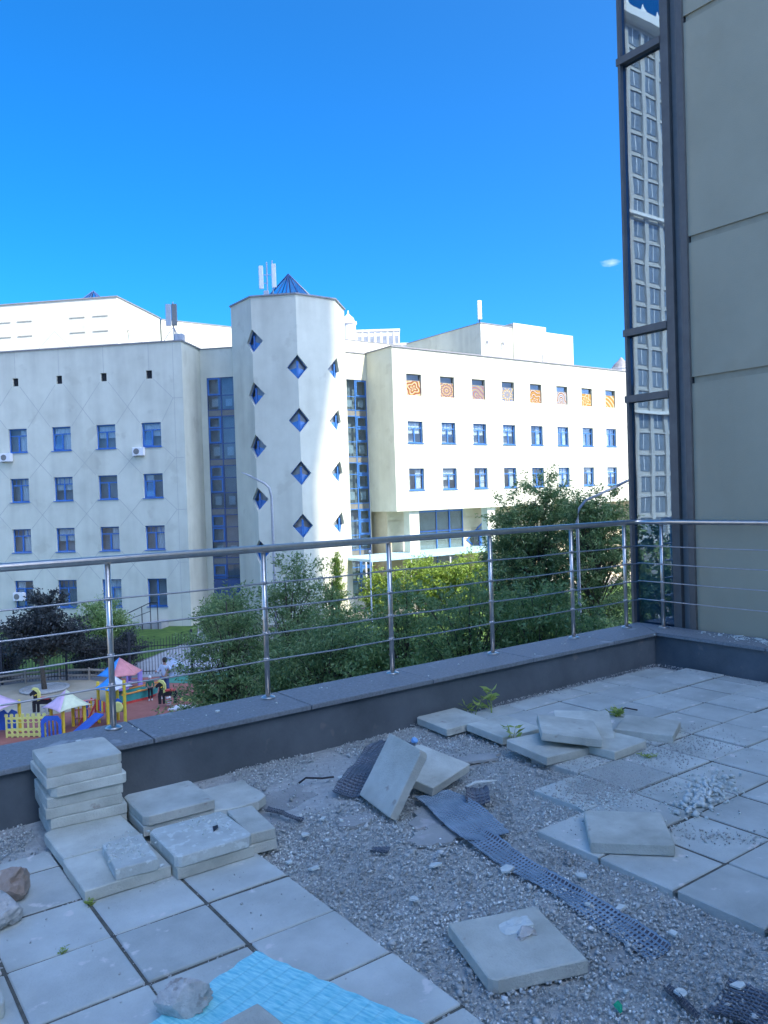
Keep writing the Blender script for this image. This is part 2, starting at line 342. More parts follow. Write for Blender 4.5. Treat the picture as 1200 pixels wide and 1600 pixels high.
# gravel: thousands of small stones, nobody could count them
gm, nt, b_ = _bsdf('gravel_stone')
g_ = nt.nodes.new('ShaderNodeNewGeometry'); cr_ = nt.nodes.new('ShaderNodeValToRGB')
cr_.color_ramp.elements[0].color = (.32, .345, .33, 1); cr_.color_ramp.elements[1].color = (.82, .86, .83, 1)
e_ = cr_.color_ramp.elements.new(.8); e_.color = (.56, .595, .565, 1)
nt.links.new(g_.outputs['Random Per Island'], cr_.inputs[0])
gt_ = nt.nodes.new('ShaderNodeTexCoord'); gn_ = nt.nodes.new('ShaderNodeTexNoise'); gn_.inputs['Scale'].default_value = 2.2; gn_.inputs['Detail'].default_value = 5; nt.links.new(gt_.outputs['Object'], gn_.inputs['Vector'])
gr_ = nt.nodes.new('ShaderNodeMapRange'); gr_.inputs['From Min'].default_value = .3; gr_.inputs['From Max'].default_value = .7; gr_.inputs['To Min'].default_value = .72; gr_.inputs['To Max'].default_value = 1.2; nt.links.new(gn_.outputs['Fac'], gr_.inputs[0])
gh_ = nt.nodes.new('ShaderNodeHueSaturation'); nt.links.new(cr_.outputs[0], gh_.inputs['Color']); nt.links.new(gr_.outputs[0], gh_.inputs['Value']); nt.links.new(gh_.outputs[0], b_.inputs['Base Color']); b_.inputs['Roughness'].default_value = .9
M['gravel'] = gm
def scatter(name, pts, rmin, rmax, material, parent=None, seed=3, flatten=.7, zfun=None, power=2.0):
    """many small angular stones in one mesh"""
    rs = np.random.default_rng(seed); n = len(pts)
    base = np.array([(1,0,0),(0,1,0),(-1,0,0),(0,-1,0),(0,0,1),(0,0,-1)], float)
    tri = np.array([(0,1,4),(1,2,4),(2,3,4),(3,0,4),(1,0,5),(2,1,5),(3,2,5),(0,3,5)])
    r = rmin + (rmax - rmin) * rs.random(n)**power
    v = base[None] * (1 + rs.uniform(-.35, .45, (n, 6, 1))) * r[:, None, None]
    v[:, :, 2] *= flatten
    ax = rs.normal(size=(n, 3)); ax /= np.linalg.norm(ax, axis=1)[:, None]; an = rs.uniform(0, math.pi, n)
    c, s_ = np.cos(an)[:, None, None], np.sin(an)[:, None, None]; k = ax[:, None, :]
    v = v*c + np.cross(np.broadcast_to(k, v.shape), v)*s_ + k*np.sum(v*k, axis=2, keepdims=True)*(1-c)
    v += np.asarray(pts)[:, None, :]
    f = (tri[None] + (np.arange(n)*6)[:, None, None]).reshape(-1, 3)
    me = bpy.data.meshes.new(name); me.vertices.add(n*6); me.vertices.foreach_set('co', v.reshape(-1))
    me.loops.add(len(f)*3); me.loops.foreach_set('vertex_index', f.reshape(-1).astype(np.int32))
    me.polygons.add(len(f)); me.polygons.foreach_set('loop_start', np.arange(0, len(f)*3, 3, dtype=np.int32))
    me.update(calc_edges=True); me.validate(); me.materials.append(material)
    return mobj(name, me, parent)
rs = np.random.default_rng(11)
pts = []
def gravel_h(a, b):
    return .016*(mnoise.noise((a*2.3, b*2.3, 1.7))) + .007*mnoise.noise((a*7, b*7, 4))
for a, b in zip(rs.uniform(.2, 6.68, 150000), rs.uniform(.9, 4.73, 150000)):
    if is_laid(a, b): continue
    if a < 1.735 and b < 3.3: continue
    d = math.hypot(a*.589 + b*.808, 1.72)
    if d > 4.6 and rs.random() < .35: continue
    bare = mnoise.noise((a*1.5 + 9, b*1.5, .3))
    if b > 3.85 and a < 2.9 and bare > -.05 and rs.random() < .9: continue      # bare screed by the parapet
    pts.append((a, b, -.030 + gravel_h(a, b) + rs.uniform(0, .006)))
gv = scatter('gravel', pts, .0036, .0098, M['gravel'], None, 5)
gv['kind'] = 'stuff'; tag(gv, 'loose grey gravel bedding where the pavers are lifted', 'gravel')
# larger stones and plaster bits mixed into the gravel
pts = []
while len(pts) < 420:
    a, b = rs.uniform(1.76, 3.6), rs.uniform(1.1, 4.6)
    if not is_laid(a, b): pts.append((a, b, -.022 + gravel_h(a, b)))
gc = scatter('gravel', pts, .006, .022, M['gravel'], None, 15, .55, None, 3.0); gc['kind'] = 'stuff'; tag(gc, 'scattered larger stones lying in the gravel', 'gravel')
# gravel carrier: an uneven bed under the stones
nx, ny = 110, 70; vs = []; fs = []
for y in range(ny + 1):
    for x in range(nx + 1):
        a = .1 + 6.6*x/nx; b = .8 + 3.935*y/ny; vs.append((a, b, -.052 if all(is_laid(a + da, b + db) for da in (-.06, 0, .06) for db in (-.06, 0, .06)) else -.040 + gravel_h(a, b)))
for y in range(ny):
    for x in range(nx):
        i = y*(nx + 1) + x; fs.append((i, i+1, i+nx+2, i+nx+1))
M['bed'] = mat('gravel_bed', (.38, .40, .38), (.54, .57, .54), 26, .95, .9, 120, spots=((.4, .39, .37), 60, .6))
struct(obj('gravel_bed', MB().add(vs, fs), M['bed']))

# spilled stones and crumbs on the laid pavers and along the parapet feet
pts = []
def spill(ca, cb, sa, sb, n, rot=0):
    for _ in range(n):
        u, v = rs.normal(0, 1, 2); u *= sa; v *= sb
        a = ca + u*math.cos(rot) - v*math.sin(rot); b = cb + u*math.sin(rot) + v*math.cos(rot)
        if a < 6.66 and b < 4.7: pts.append((a, b, .003 if is_laid(a, b) else -.02))
spill(4.45, 3.15, .24, .13, 1500, -.4); spill(3.8, 3.02, .26, .12, 1800); spill(3.6, 2.9, .2, .1, 900); spill(3.55, 2.2, .16, .05, 260, -.9); spill(4.95, 3.1, .12, .2, 260)
spill(3.8, 3.35, .22, .12, 350); spill(3.35, 2.95, .25, .18, 500)
for k in range(900): pts.append((rs.uniform(3.6, 6.66), 4.70 - abs(rs.normal(0, .05)), .004))
for k in range(700): pts.append((6.67 - abs(rs.normal(0, .05)), rs.uniform(1.5, 4.7), .004))
for k in range(260):                      # crumbs lying in the joints of the left field
    i = rs.integers(-5, 1); pts.append((P0A + i*PIT + rs.normal(0, .006), rs.uniform(1.6, 3.9), -.008))
    j = rs.integers(0, 5); pts.append((rs.uniform(.2, 1.7), P0B + j*PIT + rs.normal(0, .006), -.008))
for k in range(130): pts.append((rs.uniform(.3, 1.7), rs.uniform(1.7, 3.9), .002))
for k in range(160): pts.append((rs.uniform(2.95, 6), rs.uniform(1.6, 4), .002))
sp = scatter('spilled_grit', pts, .0018, .008, M['grit'], None, 8)
sp['kind'] = 'stuff'; tag(sp, 'grit and crumbs spilled over the laid pavers and joints', 'grit')

# parapet with coping stones
par = thing('parapet_wall', 'low black bitumen coated parapet with dark granite coping around the terrace', 'parapet', (0, 4.98, 0))
obj('upstand', box(-6, 7.06, -.22, .22, -.3, .268), M['parapet'], par)
obj('upstand', box(6.74, 7.06, -8.1, -.222, -.3, .268), M['parapet'], par)
q = random.Random(5)
edges = [-6, -4.9, -3.8, -2.72, -1.62, -.53, .56, 1.66, 2.77, 3.86, 4.97, 6.06]
for x0, x1 in zip(edges[:-1], edges[1:]):
    obj('coping_stone', MB().cbox(x0 + .004, x1 - .004, -.262, .245, .27, .300 + q.uniform(-.002, .002), .004), M['coping'], par)
obj('coping_stone', MB().prism([(6.064, -.262), (6.70, -.262), (7.10, .245), (6.064, .245)], .27, .3005), M['coping'], par)
yy = [-.262, -1.35, -2.45, -3.55, -4.65, -5.75, -6.85, -8.1]
obj('coping_stone', MB().prism([(6.706, -.266), (6.70, -1.346), (7.10, -1.346), (7.10, .238)], .27, .3005), M['coping'], par)
for y1, y0 in zip(yy[1:-1], yy[2:]):
    obj('coping_stone', MB().cbox(6.70, 7.10, y0 + .004, y1 - .004, .27, .300 + q.uniform(-.002, .002), .004), M['coping'], par)

# railing
rail = thing('steel_railing', 'brushed steel terrace railing with round posts, handrail and four thin rods', 'railing', (0, 5.10, .30))
post_me = MB().tube([(0, 0, 0), (0, 0, 1.045)], .0185, 14).mesh('post', M['steel'], True)
flange_me = MB().lathe([(.052, 0), (.052, .006), (.046, .012), (.022, .02)], 20).mesh('flange', M['steel'])
clip_me = MB().lathe([(.021, -.012), (.023, -.009), (.023, .009), (.021, .012)], 12).mesh('rod_clip', M['steel_dull'])
saddle_me = MB().lathe([(.012, 0), (.012, .02), (.03, .026)], 12).mesh('saddle', M['steel'])
RODS = (.277, .465, .65, .83)
def rail_post(x, y):
    p = mobj('post', post_me, rail, (x, y, .002))
    mobj('flange', flange_me, p); mobj('saddle', saddle_me, p, (0, 0, 1.03))
    for h in RODS: mobj('rod_clip', clip_me, p, (0, 0, h))
for x in (-4.0, -2.87, -1.76, -.66, .44, 1.536, 2.637, 3.753, 4.86, 5.93, 6.74): rail_post(x, 0)
for y in (-.27, -1.62, -2.75, -3.9, -5.0, -6.1): rail_post(6.98, y)
hr = [(-5.9, 0, 1.075)] + [(x, 0, 1.075) for x in (-2, 2, 6.6)] + [(6.86, 0, 1.075), (6.94, -.03, 1.075), (6.98, -.11, 1.075), (6.98, -.4, 1.075), (6.98, -4, 1.075), (6.98, -7.8, 1.075)]
obj('handrail', tube(hr, .0265, 14), M['steel'], rail, smooth=True)
for h in RODS:
    ps = []
    xs = (-5.9, -4.0, -2.87, -1.76, -.66, .44, 1.536, 2.637, 3.753, 4.86, 5.93, 6.74)
    for x0, x1 in zip(xs[:-1], xs[1:]):
        ps.append((x0, -.026, h)); ps.append(((x0 + x1)/2, -.026, h - .006))
    ps += [(6.74, -.026, h), (6.954, -.03, h - .003)]
    obj('rod', tube(ps, .0058, 8), M['steel_dull'], rail, smooth=True)
    obj('rod', tube([(6.954, .0, h), (6.954, -.27, h), (6.954, -.95, h - .004), (6.954, -1.62, h), (6.954, -4, h), (6.954, -7.8, h)], .0058, 8), M['steel_dull'], rail, smooth=True)

# ================================================================== wing at the right: plaster panels and a strip of curtain wall
wing = thing('plaster_wing', 'grey green plastered wing with a narrow strip of mirror glass at its corner', 'building', (7.12, 0, GZ))
def WZ(z): return z - GZ
obj('wall', box(.02, 18, -12, 4.52, 0, WZ(16)), M['joint'], wing)
obj('wall', box(.9, 18, 4.53, 5.30, 0, WZ(16)), M['spandrel'], wing)
hz = [.25, 2.77, 4.15, 6.29, 8.4, 10.5, 12.6, 16]
for z0, z1 in zip(hz[:-1], hz[1:]):
    obj('panel', box(0, .018, -12, 4.535, WZ(z0) + .033, WZ(z1) - .033), M['plaster'], wing)
obj('panel', box(.0, .018, -12, 4.535, 0, WZ(.25) - .033), M['plaster'], wing)
obj('cover_strip', box(-.03, .9, 4.537, 4.60, 0, WZ(16)), M['frame_dark'], wing)
obj('cover_strip', box(.035, .9, 4.602, 4.70, 0, WZ(16)), M['frame_grey'], wing)
obj('cover_strip', box(-.015, .9, 4.702, 4.79, 0, WZ(16)), M['frame_dark'], wing)
obj('cover_strip', box(-.02, .9, 5.27, 5.298, 0, WZ(16)), M['frame_dark'], wing)
tz = [GZ + .1, -3.9, -1.4, .0, 2.67, 3.37, 6.22, 9.1, 12.0, 16]
for k, z in enumerate(tz[1:-1]):
    obj('transom', box(-.028, .9, 4.792, 5.315, WZ(z) - .036, WZ(z) + .036), M['frame_dark'], wing)
for z0, z1 in zip(tz[:-1], tz[1:]):
    obj('pane', box(.03, .05, 4.791, 5.269, WZ(z0) + .037, WZ(z1) - .037), M['curtain_glass'], wing); obj('pane_backing', box(.10, .12, 4.791, 5.269, WZ(z0) + .037, WZ(z1) - .037), M['pane_backing'], wing)  # pale sheet added behind each pane to lift its tone

# ================================================================== unseen house of the terrace, and an unseen tower, form guessed, that shades the yard
host = thing('host_house', 'low front of the house behind the camera, out of the picture', 'building', (0, -4.2, GZ))
M['host_wall'] = mat('host_wall', (.64, .62, .57), (.72, .7, .65), .5, .9)  # pale tone chosen so these unseen fronts bounce light onto the terrace
obj('wall', box(-26, 26, -14, 0, 0, WZ(4.6)), M['host_wall'], host); obj('roof_edge', box(-26.1, 26.1, -14.1, .12, WZ(4.6) + .001, WZ(4.8)), M['roofcap'], host)
for k in range(10): obj('window', box(-24 + 5*k, -20.5 + 5*k, .002, .06, WZ(.3), WZ(3.2)), M['tower_glass'], host)
tower = thing('host_tower', 'tall residential tower behind the camera that shades the yard, out of the picture', 'building', (0, -40, GZ))
obj('wall', box(7, 46.3, -16, 0, 0, WZ(101)), M['host_wall'], tower)  # set back and kept narrow so more sky lights the terrace
obj('upper_storeys', box(7, 48.0, -16.5, .3, WZ(101) + .001, WZ(119)), M['host_wall'], tower)
for k in range(37):
    z = 5.5 + 3.2*k
    obj('window_band', box(8, 45, .002, .06 if z < WZ(101) - 2 else .36, z, z + 1.5), M['tower_glass'], tower)

# ================================================================== apartment tower far to the left, seen mirrored in the glass strip
apt = thing('apartment_tower', 'cream apartment tower mirrored in the glass strip of the plaster wing', 'building', (-88, 70, GZ))
TW0, TW1, TH = -22, 42, WZ(68)  # run on past its mirrored part to bounce more sunlight onto the terrace
obj('wall', box(TW0, TW1, .5, 16, 0, TH), M['cream_tower'], apt)
pitch = 3.5; ncol = int((TW1 - TW0)/pitch)
for c in range(ncol + 1):
    x = TW0 + c*pitch
    obj('pier', box(x - .42, x + .42, .12, .5, 0, TH - 1), M['cream_tower'], apt)
win_me = box(-1.3, 1.3, .42, .52, .6, 2.75).mesh('window', M['tower_glass'])
bar_me = box(-.05, .05, .36, .43, .75, 2.75).mesh('mullion', M['white'])
for f in range(24):
    z = 1 + 3.05*f
    obj('string_course', box(TW0, TW1, .25, .5, z - .14, z + .12), M['cream_tower'], apt)
    for c in range(3, 10):
        w = mobj('window', win_me, apt, (TW0 + (c + .5)*pitch, 0, z)); mobj('mullion', bar_me, w)
for z in (18.9, 47):
    obj('cornice', box(TW0, TW1, -.5, .1, z, z + .45), M['far_white'], apt)
obj('cornice', box(TW0 - .3, TW1 + .3, -1.2, 16, TH, TH + 1.2), M['far_white'], apt)
for c in range(ncol + 1):
    obj('finial', MB().lathe([(.5, TH + 1.2), (.6, TH + 1.8), (.25, TH + 2.6), (.05, TH + 3.2)], 10, TW0 + c*pitch, 0), M['far_white'], apt)

# ================================================================== SCHOOL: two wings, octagonal stair tower, roof blocks
S2 = 2**-.5
SR = Vector((27.71, 48.55, GZ))
school = thing('school_building', 'white stucco school with blue windows and an octagonal corner tower', 'building', SR)
def spart(name, mb, material, origin=(0, 0), rz=0, z=0, parent=None, smooth=False):
    """a part of the school; its mesh has the local facade frame at ORIGIN turned by RZ, z measured from the terrace"""
    return obj(name, mb, material, school, (origin[0] - SR.x, origin[1] - SR.y, z - GZ), (0, 0, rz), smooth)
def td(t, d): return ((t + d)*S2, (d - t)*S2)
def shell(L, z0, z1, holes, depth, rev=.24, bottom=True):
    """facade sheet with real openings and reveals, side walls, back and roof"""
    mb = MB(); xs = sorted({0, L, *[h[0] for h in holes], *[h[1] for h in holes]}); zs = sorted({z0, z1, *[h[2] for h in holes], *[h[3] for h in holes]})
    for x0, x1 in zip(xs[:-1], xs[1:]):
        for a, b in zip(zs[:-1], zs[1:]):
            cx, cz = (x0 + x1)/2, (a + b)/2
            if any(h[0] < cx < h[1] and h[2] < cz < h[3] for h in holes): continue
            mb.add([(x0, 0, a), (x1, 0, a), (x1, 0, b), (x0, 0, b)], [(0, 1, 2, 3)])
    for x0, x1, a, b in holes:
        mb.add([(x0,0,a),(x1,0,a),(x1,0,b),(x0,0,b),(x0,rev,a),(x1,rev,a),(x1,rev,b),(x0,rev,b)], [(0,4,5,1),(1,5,6,2),(2,6,7,3),(3,7,4,0)])
    mb.add([(0,0,z0),(0,depth,z0),(0,depth,z1),(0,0,z1),(L,0,z0),(L,depth,z0),(L,depth,z1),(L,0,z1)], [(0,3,2,1),(4,5,6,7),(1,2,6,5),(3,7,6,2)] + ([(0,1,5,4)] if bottom else []))
    return mb
def strip(mb, x0, z0, x1, z1, w=.035, y=-.006):
    d = Vector((x1 - x0, 0, z1 - z0)); n = Vector((-d.z, 0, d.x)).normalized()*w/2
    p = [(x0 + n.x, z0 + n.z), (x1 + n.x, z1 + n.z), (x1 - n.x, z1 - n.z), (x0 - n.x, z0 - n.z)]
    mb.slab_xz(p, y, .01)
# ---- window kinds (frames share mesh data); origin at the lower left corner of the opening
def frame_mesh(w, h, kind):
    mb = MB(); f = .075; y0, y1 = .15, .22
    mb.box(0, w, y0, y1, 0, f).box(0, w, y0, y1, h - f, h).box(0, f, y0, y1, f, h - f).box(w - f, w, y0, y1, f, h - f)
    zt = h*.70
    if kind != 3: mb.box(f, w - f, y0, y1, zt - .035, zt + .035)
    mb.box(w/2 - .055, w/2 + .055, y0, y1, f, (zt - .035) if kind != 3 else h - f)
    if kind in (1, 4):
        for k in range(1, 4): mb.box(w*k/4 - .018, w*k/4 + .018, y0 + .02, y1 - .02, zt + .035, h - f)
    if kind == 2: mb.box(f, w*.5, y0 - .03, y1, f, f + .06).box(f, f + .06, y0 - .03, y1, f, zt)
    if kind == 4: mb.box(f, w - f, y0 + .02, y1 - .02, h*.36, h*.36 + .03)
    return mb.mesh('window', M['bluef'])
WCACHE = {}
def window(origin, rz, x, z, w, h, kind, curtain=0, q=None):
    key = (round(w, 2), round(h, 2), kind)
    if key not in WCACHE:
        WCACHE[key] = (frame_mesh(w, h, kind), box(.07, w - .07, .182, .190, .07, h - .07).mesh('pane', M['winglass']),
                       MB().box(-.06, w + .06, -.07, .15, -.05, 0).mesh('sill', M['bluef']))
    fm, pm, sm = WCACHE[key]
    c, s = math.cos(rz), math.sin(rz)
    o = mobj('window', fm, school, (origin[0] + x*c - SR.x, origin[1] + x*s - SR.y, z - GZ), (0, 0, rz))
    mobj('pane', pm, o); mobj('sill', sm, o)
    if kind == 2:                                       # a sash tilted inwards, catching the sky
        t = MB().box(0, w*.5 - .1, -.008, .008, 0, h*.60)
        obj('tilted_sash', t, M['sash'], o, (.1, .135, .1), (R(-9), 0, 0))
    if curtain:
        q = q or random; n = 12; vs = []; fs = []
        x0, x1 = (.1, w*.46) if curtain == 1 else ((w*.55, w - .1) if curtain == 2 else (.1, w - .1))
        zb = .1 if curtain < 4 else h*.45
        for k in range(n + 1):
            xx = x0 + (x1 - x0)*k/n; yy = .30 + .03*math.sin(k*2.2)
            vs += [(xx, yy, zb), (xx, yy, h - .1)]
        fs = [(2*k, 2*k+2, 2*k+3, 2*k+1) for k in range(n)]
        obj('curtain', MB().add(vs, fs), M['curtain'], o)
    return o
mt, nt, b_ = _bsdf('tilted_sash_glass'); b_.inputs['Base Color'].default_value = (.3, .36, .42, 1); b_.inputs['Roughness'].default_value = .06; b_.inputs['Metallic'].default_value = .85
M['sash'] = mt

ROOF = 12.42
ROWS = [(7.16 - 1.62, 1.62), (3.75 - 1.62, 1.62), (.28 - 1.62, 1.62), (-3.27 - 1.87, 1.87)]     # (sill height, height)
# ---- left wing
LO = td(-44, 50); LRZ = R(-45); LL = 22.97; WW = 1.38
lx = [-33.07 + 3.237*k + 44 for k in range(-3, 4)]
holes = [(x - WW/2, x + WW/2, z, z + h) for x in lx for z, h in ROWS] + [(x - .21, x + .21, 10.07, 10.62) for x in lx]
spart('wall', shell(LL, GZ, ROOF, holes, 12), M['stucco'], LO, LRZ)
spart('room_core', box(.4, LL - .4, .75, 11.5, GZ, ROOF - .3), M['room'], LO, LRZ)
spart('roof_edge', box(-.08, LL + .08, -.08, 12, ROOF, ROOF + .09), M['roofcap'], LO, LRZ)
q = random.Random(21)
for ci, x in enumerate(lx):
    for ri, (z, h) in enumerate(ROWS):
        kind = 2 if (ci, ri) in ((4, 0), (6, 0), (6, 1)) else (3 if (ci, ri) in ((6, 3),) else q.choice([0, 1, 1]))
        window(LO, LRZ, x - WW/2, z, WW, h, kind, q.choice([0, 0, 1, 2, 3, 4]), q)
    spart('vent', MB().box(x - .21, x + .21, .16, .2, 10.07, 10.62).box(x - .02, x + .02, .1, .16, 10.07, 10.62).box(x - .21, x + .21, .1, .16, 10.33, 10.37), M['spandrel'], LO, LRZ)
g = MB()
def grooves(mb, cols, w, tops, vent_b, roof, L):
    """scored diamond lines from window corner to window corner"""
    n = len(cols)
    for x in cols: strip(mb, x, vent_b + .57, x, roof - .01)
    lev = [(vent_b, vent_b)] + [(z, z + h) for z, h in tops]       # (bottom, top)
    for k in range(len(lev) - 1):
        zu = lev[k][0]; zl = lev[k + 1][1]; hw = .3 if k == 0 else w/2 + .1
        for c in range(n):
            if c + 1 < n:
                xa, xb = cols[c], cols[c + 1]
                strip(mb, xa + hw, zu - .02, xb - w/2 - .1, zl + .02); strip(mb, xb - hw, zu - .02, xa + w/2 + .1, zl + .02)
            else:
                xm = cols[c] + 1.62; zm = (zu + zl)/2
                strip(mb, cols[c] + hw, zu - .02, xm, zm + .1); strip(mb, cols[c] + w/2 + .1, zl + .02, xm, zm + .1)
                if xm < L - .1: strip(mb, xm, zm + .1, L - .05, zm + .1)
grooves(g, lx, WW, ROWS, 10.05, ROOF, LL)
strip(g, LL - .62, GZ, LL - .62, ROOF - .02, .025)
spart('score_lines', g, M['groove'], LO, LRZ)['kind'] = 'stuff'

# ---- right wing, oversailing a recessed ground floor
RO = (34.32, 45.5); RL = 30; RB = .62
rx = [1.93 + 3.205*k for k in range(9)]
RROWS = [(10.60 - 1.56, 1.56), (7.15 - 1.58, 1.58), (3.71 - 1.58, 1.58)]
holes = [(x - .7, x + .7, z, z + h) for x in rx for z, h in RROWS]
spart('wall', shell(RL, RB, ROOF, holes, 12), M['stucco'], RO)
spart('room_core', box(.4, RL - .4, .75, 11.5, RB + .3, ROOF - .3), M['room'], RO)
spart('roof_edge', box(-.08, RL + .08, -.08, 12, ROOF, ROOF + .09), M['roofcap'], RO)
def art_mat(name, k, fr, fa, cols, cx=.5, cz=.5):
    mt, nt, b = _bsdf(name); N = nt.nodes; L = nt.links
    def mth(op, a, b2=None, c=None):
        n = N.new('ShaderNodeMath'); n.operation = op
        for i, v in enumerate((a, b2, c)):
            if v is None: continue
            if isinstance(v, (int, float)): n.inputs[i].default_value = v
            else: L.new(v, n.inputs[i])
        return n.outputs[0]
    t = N.new('ShaderNodeTexCoord'); sp = N.new('ShaderNodeSeparateXYZ'); L.new(t.outputs['Generated'], sp.inputs[0])
    u = mth('SUBTRACT', sp.outputs[0], cx); v = mth('SUBTRACT', sp.outputs[2], cz)
    r = mth('SQRT', mth('ADD', mth('MULTIPLY', u, u), mth('MULTIPLY', v, v))); an = mth('ARCTAN2', v, u)
    w = mth('ADD', mth('MULTIPLY', mth('SINE', mth('MULTIPLY', an, k)), fa), mth('MULTIPLY', r, fr))
    w = mth('FRACT', w)
    cr = N.new('ShaderNodeValToRGB'); cr.color_ramp.interpolation = 'CONSTANT'
    e = cr.color_ramp.elements; e[0].color = _col(cols[0]); e[1].position = 1/len(cols); e[1].color = _col(cols[1])
    for i, c in enumerate(cols[2:], 2): x = e.new(i/len(cols)); x.color = _col(c)
    L.new(w, cr.inputs[0]); L.new(cr.outputs[0], b.inputs['Base Color']); b.inputs['Roughness'].default_value = .6
    return mt
OR, YE, WH, BL, BR = (.30, .095, .02), (.40, .25, .022), (.42, .38, .29), (.11, .15, .25), (.16, .03, .015)
ARTS = [art_mat('ornament_a', 4, 4.2, .35, [OR, WH, YE, BR]), art_mat('ornament_b', 12, 5, .18, [BR, YE, WH, OR, BL]), art_mat('ornament_c', 2, 3.1, .5, [BL, YE, BL, OR], .5, .2),
        art_mat('ornament_d', 5, 3, .6, [BL, WH, YE, BL]), art_mat('ornament_e', 6, 3.2, .3, [YE, BR, WH, OR], .5, .1), art_mat('ornament_f', 3, 3, .6, [WH, BL, WH, BR], .5, .1),
        art_mat('ornament_g', 4, 3.2, .45, [YE, WH, YE, OR]), art_mat('ornament_h', 2, 3.2, .3, [YE, OR, YE, WH], .1, .0), art_mat('ornament_i', 7, 4, .3, [OR, WH, BL, YE])]
q = random.Random(33)
for c, x in enumerate(rx):
    for r, (z, h) in enumerate(RROWS):
        if r == 0:
            fr = MB().box(0, 1.4, .15, .22, h - .08, h).box(0, .05, .15, .22, 0, h - .08).box(1.35, 1.4, .15, .22, 0, h - .08).box(.05, 1.35, .14, .22, h*.68, h*.68 + .05)
            o = spart('window', fr, M['frame_grey'], (RO[0] + x - .7, RO[1]), 0, z)
            obj('pane', box(.05, 1.35, .182, .19, h*.70, h - .08), M['winglass'], o)
            obj('ornament_panel', box(.05, 1.35, .10, .15, .0, h*.68), ARTS[c], o)
        else:
            window(RO, 0, x - .7, z, 1.4, h, q.choice([0, 0, 1, 4]), q.choice([0, 1, 2, 2, 3, 4]), q)
g = MB(); grooves(g, rx, 1.4, RROWS[1:], RROWS[0][0], ROOF, RL)
g2 = MB()
for x in rx: strip(g2, x, 10.62, x, ROOF - .01, .03)
spart('score_lines', g2, M['groove'], RO)['kind'] = 'stuff'
g = MB()
for k in range(2):
    zu = RROWS[k][0]; zl = RROWS[k + 1][0] + RROWS[k + 1][1]
    for c in range(len(rx) - 1):
        strip(g, rx[c] + .82, zu - .02, rx[c + 1] - .82, zl + .02, .055); strip(g, rx[c + 1] - .82, zu - .02, rx[c] + .82, zl + .02, .055)
    zm = (zu + zl)/2; strip(g, rx[0] - .82, zu - .02, .5, zm); strip(g, rx[0] - .82, zl + .02, .5, zm)
for x in (rx[0], rx[2] + .3, rx[4] - .2, rx[5], rx[6] - 1.2): strip(g, x, RB, x, RROWS[2][0] - .1, .025)
spart('score_lines', g, M['groove'], RO)['kind'] = 'stuff'
# recessed ground floor with banded wall, pillars, entrance glazing
GO = (34.9, 47.5)
spart('base_wall', box(0, 29.4, 0, 9.8, GZ, RB - .01), M['band'], GO)
for k in range(8):
    spart('base_band', box(2.9 if k < 6 else -.02, 29.42, -.05, -.002, GZ + .25 + .88*k, GZ + 1.05 + .88*k), M['band'], GO)
for x in (1.2, 9.0, 15.5, 22, 28.4): spart('pillar', box(x - .45, x + .45, -1.75, -1.05, GZ, RB - .01), M['stucco'], GO)
o = spart('entrance_glazing', MB().box(2.0, 2.08, -.16, -.08, GZ, RB - .05).box(7.3, 7.38, -.16, -.08, GZ, RB - .05).box(4.6, 4.68, -.16, -.08, GZ, RB - .05).box(5.9, 6.0, -.18, -.08, GZ, RB - .05)
          .box(2, 7.38, -.17, -.09, -1.1, -1.02).box(2, 7.38, -.17, -.09, -2.9, -2.8).box(2, 7.38, -.17, -.09, RB - .2, RB - .1), M['bluef'], GO)
for x0, x1 in ((2.08, 4.6), (4.68, 5.9), (6.0, 7.3)):
    obj('pane', box(x0, x1, -.13, -.12, GZ, -2.9), M['linkglass'], o); obj('pane', box(x0, x1, -.13, -.12, -2.8, -1.1), M['linkglass'], o); obj('pane', box(x0, x1, -.13, -.12, -1.02, RB - .2), M['linkglass'], o)
spart('entrance_door', MB().box(2.4, 4.0, -.3, -.2, GZ, GZ + 2.3), M['bluef'], GO)
spart('entrance_canopy', MB().box(-4.6, 9.5, -4.2, -.1, -2.62, -2.45), M['canopy_blue'], GO)
for x in (-4.8, -1, 2.6, 6.4, 10.2): spart('canopy_post', tube([(x, -4.0, GZ), (x, -4.0, -2.62)], .06, 8), M['white'], GO)
# triangular blue and grey window in the banded wall
tri = spart('window', MB().slab_xz([(7.9, -1.95), (9.5, -.75), (9.5, -.63), (7.72, -1.95), (9.5, -3.25), (9.5, -3.13)], -.12, -.055), M['bluef'], GO)
obj('pane', MB().slab_xz([(7.95, -1.95), (9.48, -.78), (9.48, -3.1)], -.075, -.065), M['linkglass'], tri)
obj('mullion', box(9.1, 9.5, -.11, -.07, -2.7, -1.2), M['bluef'], tri)

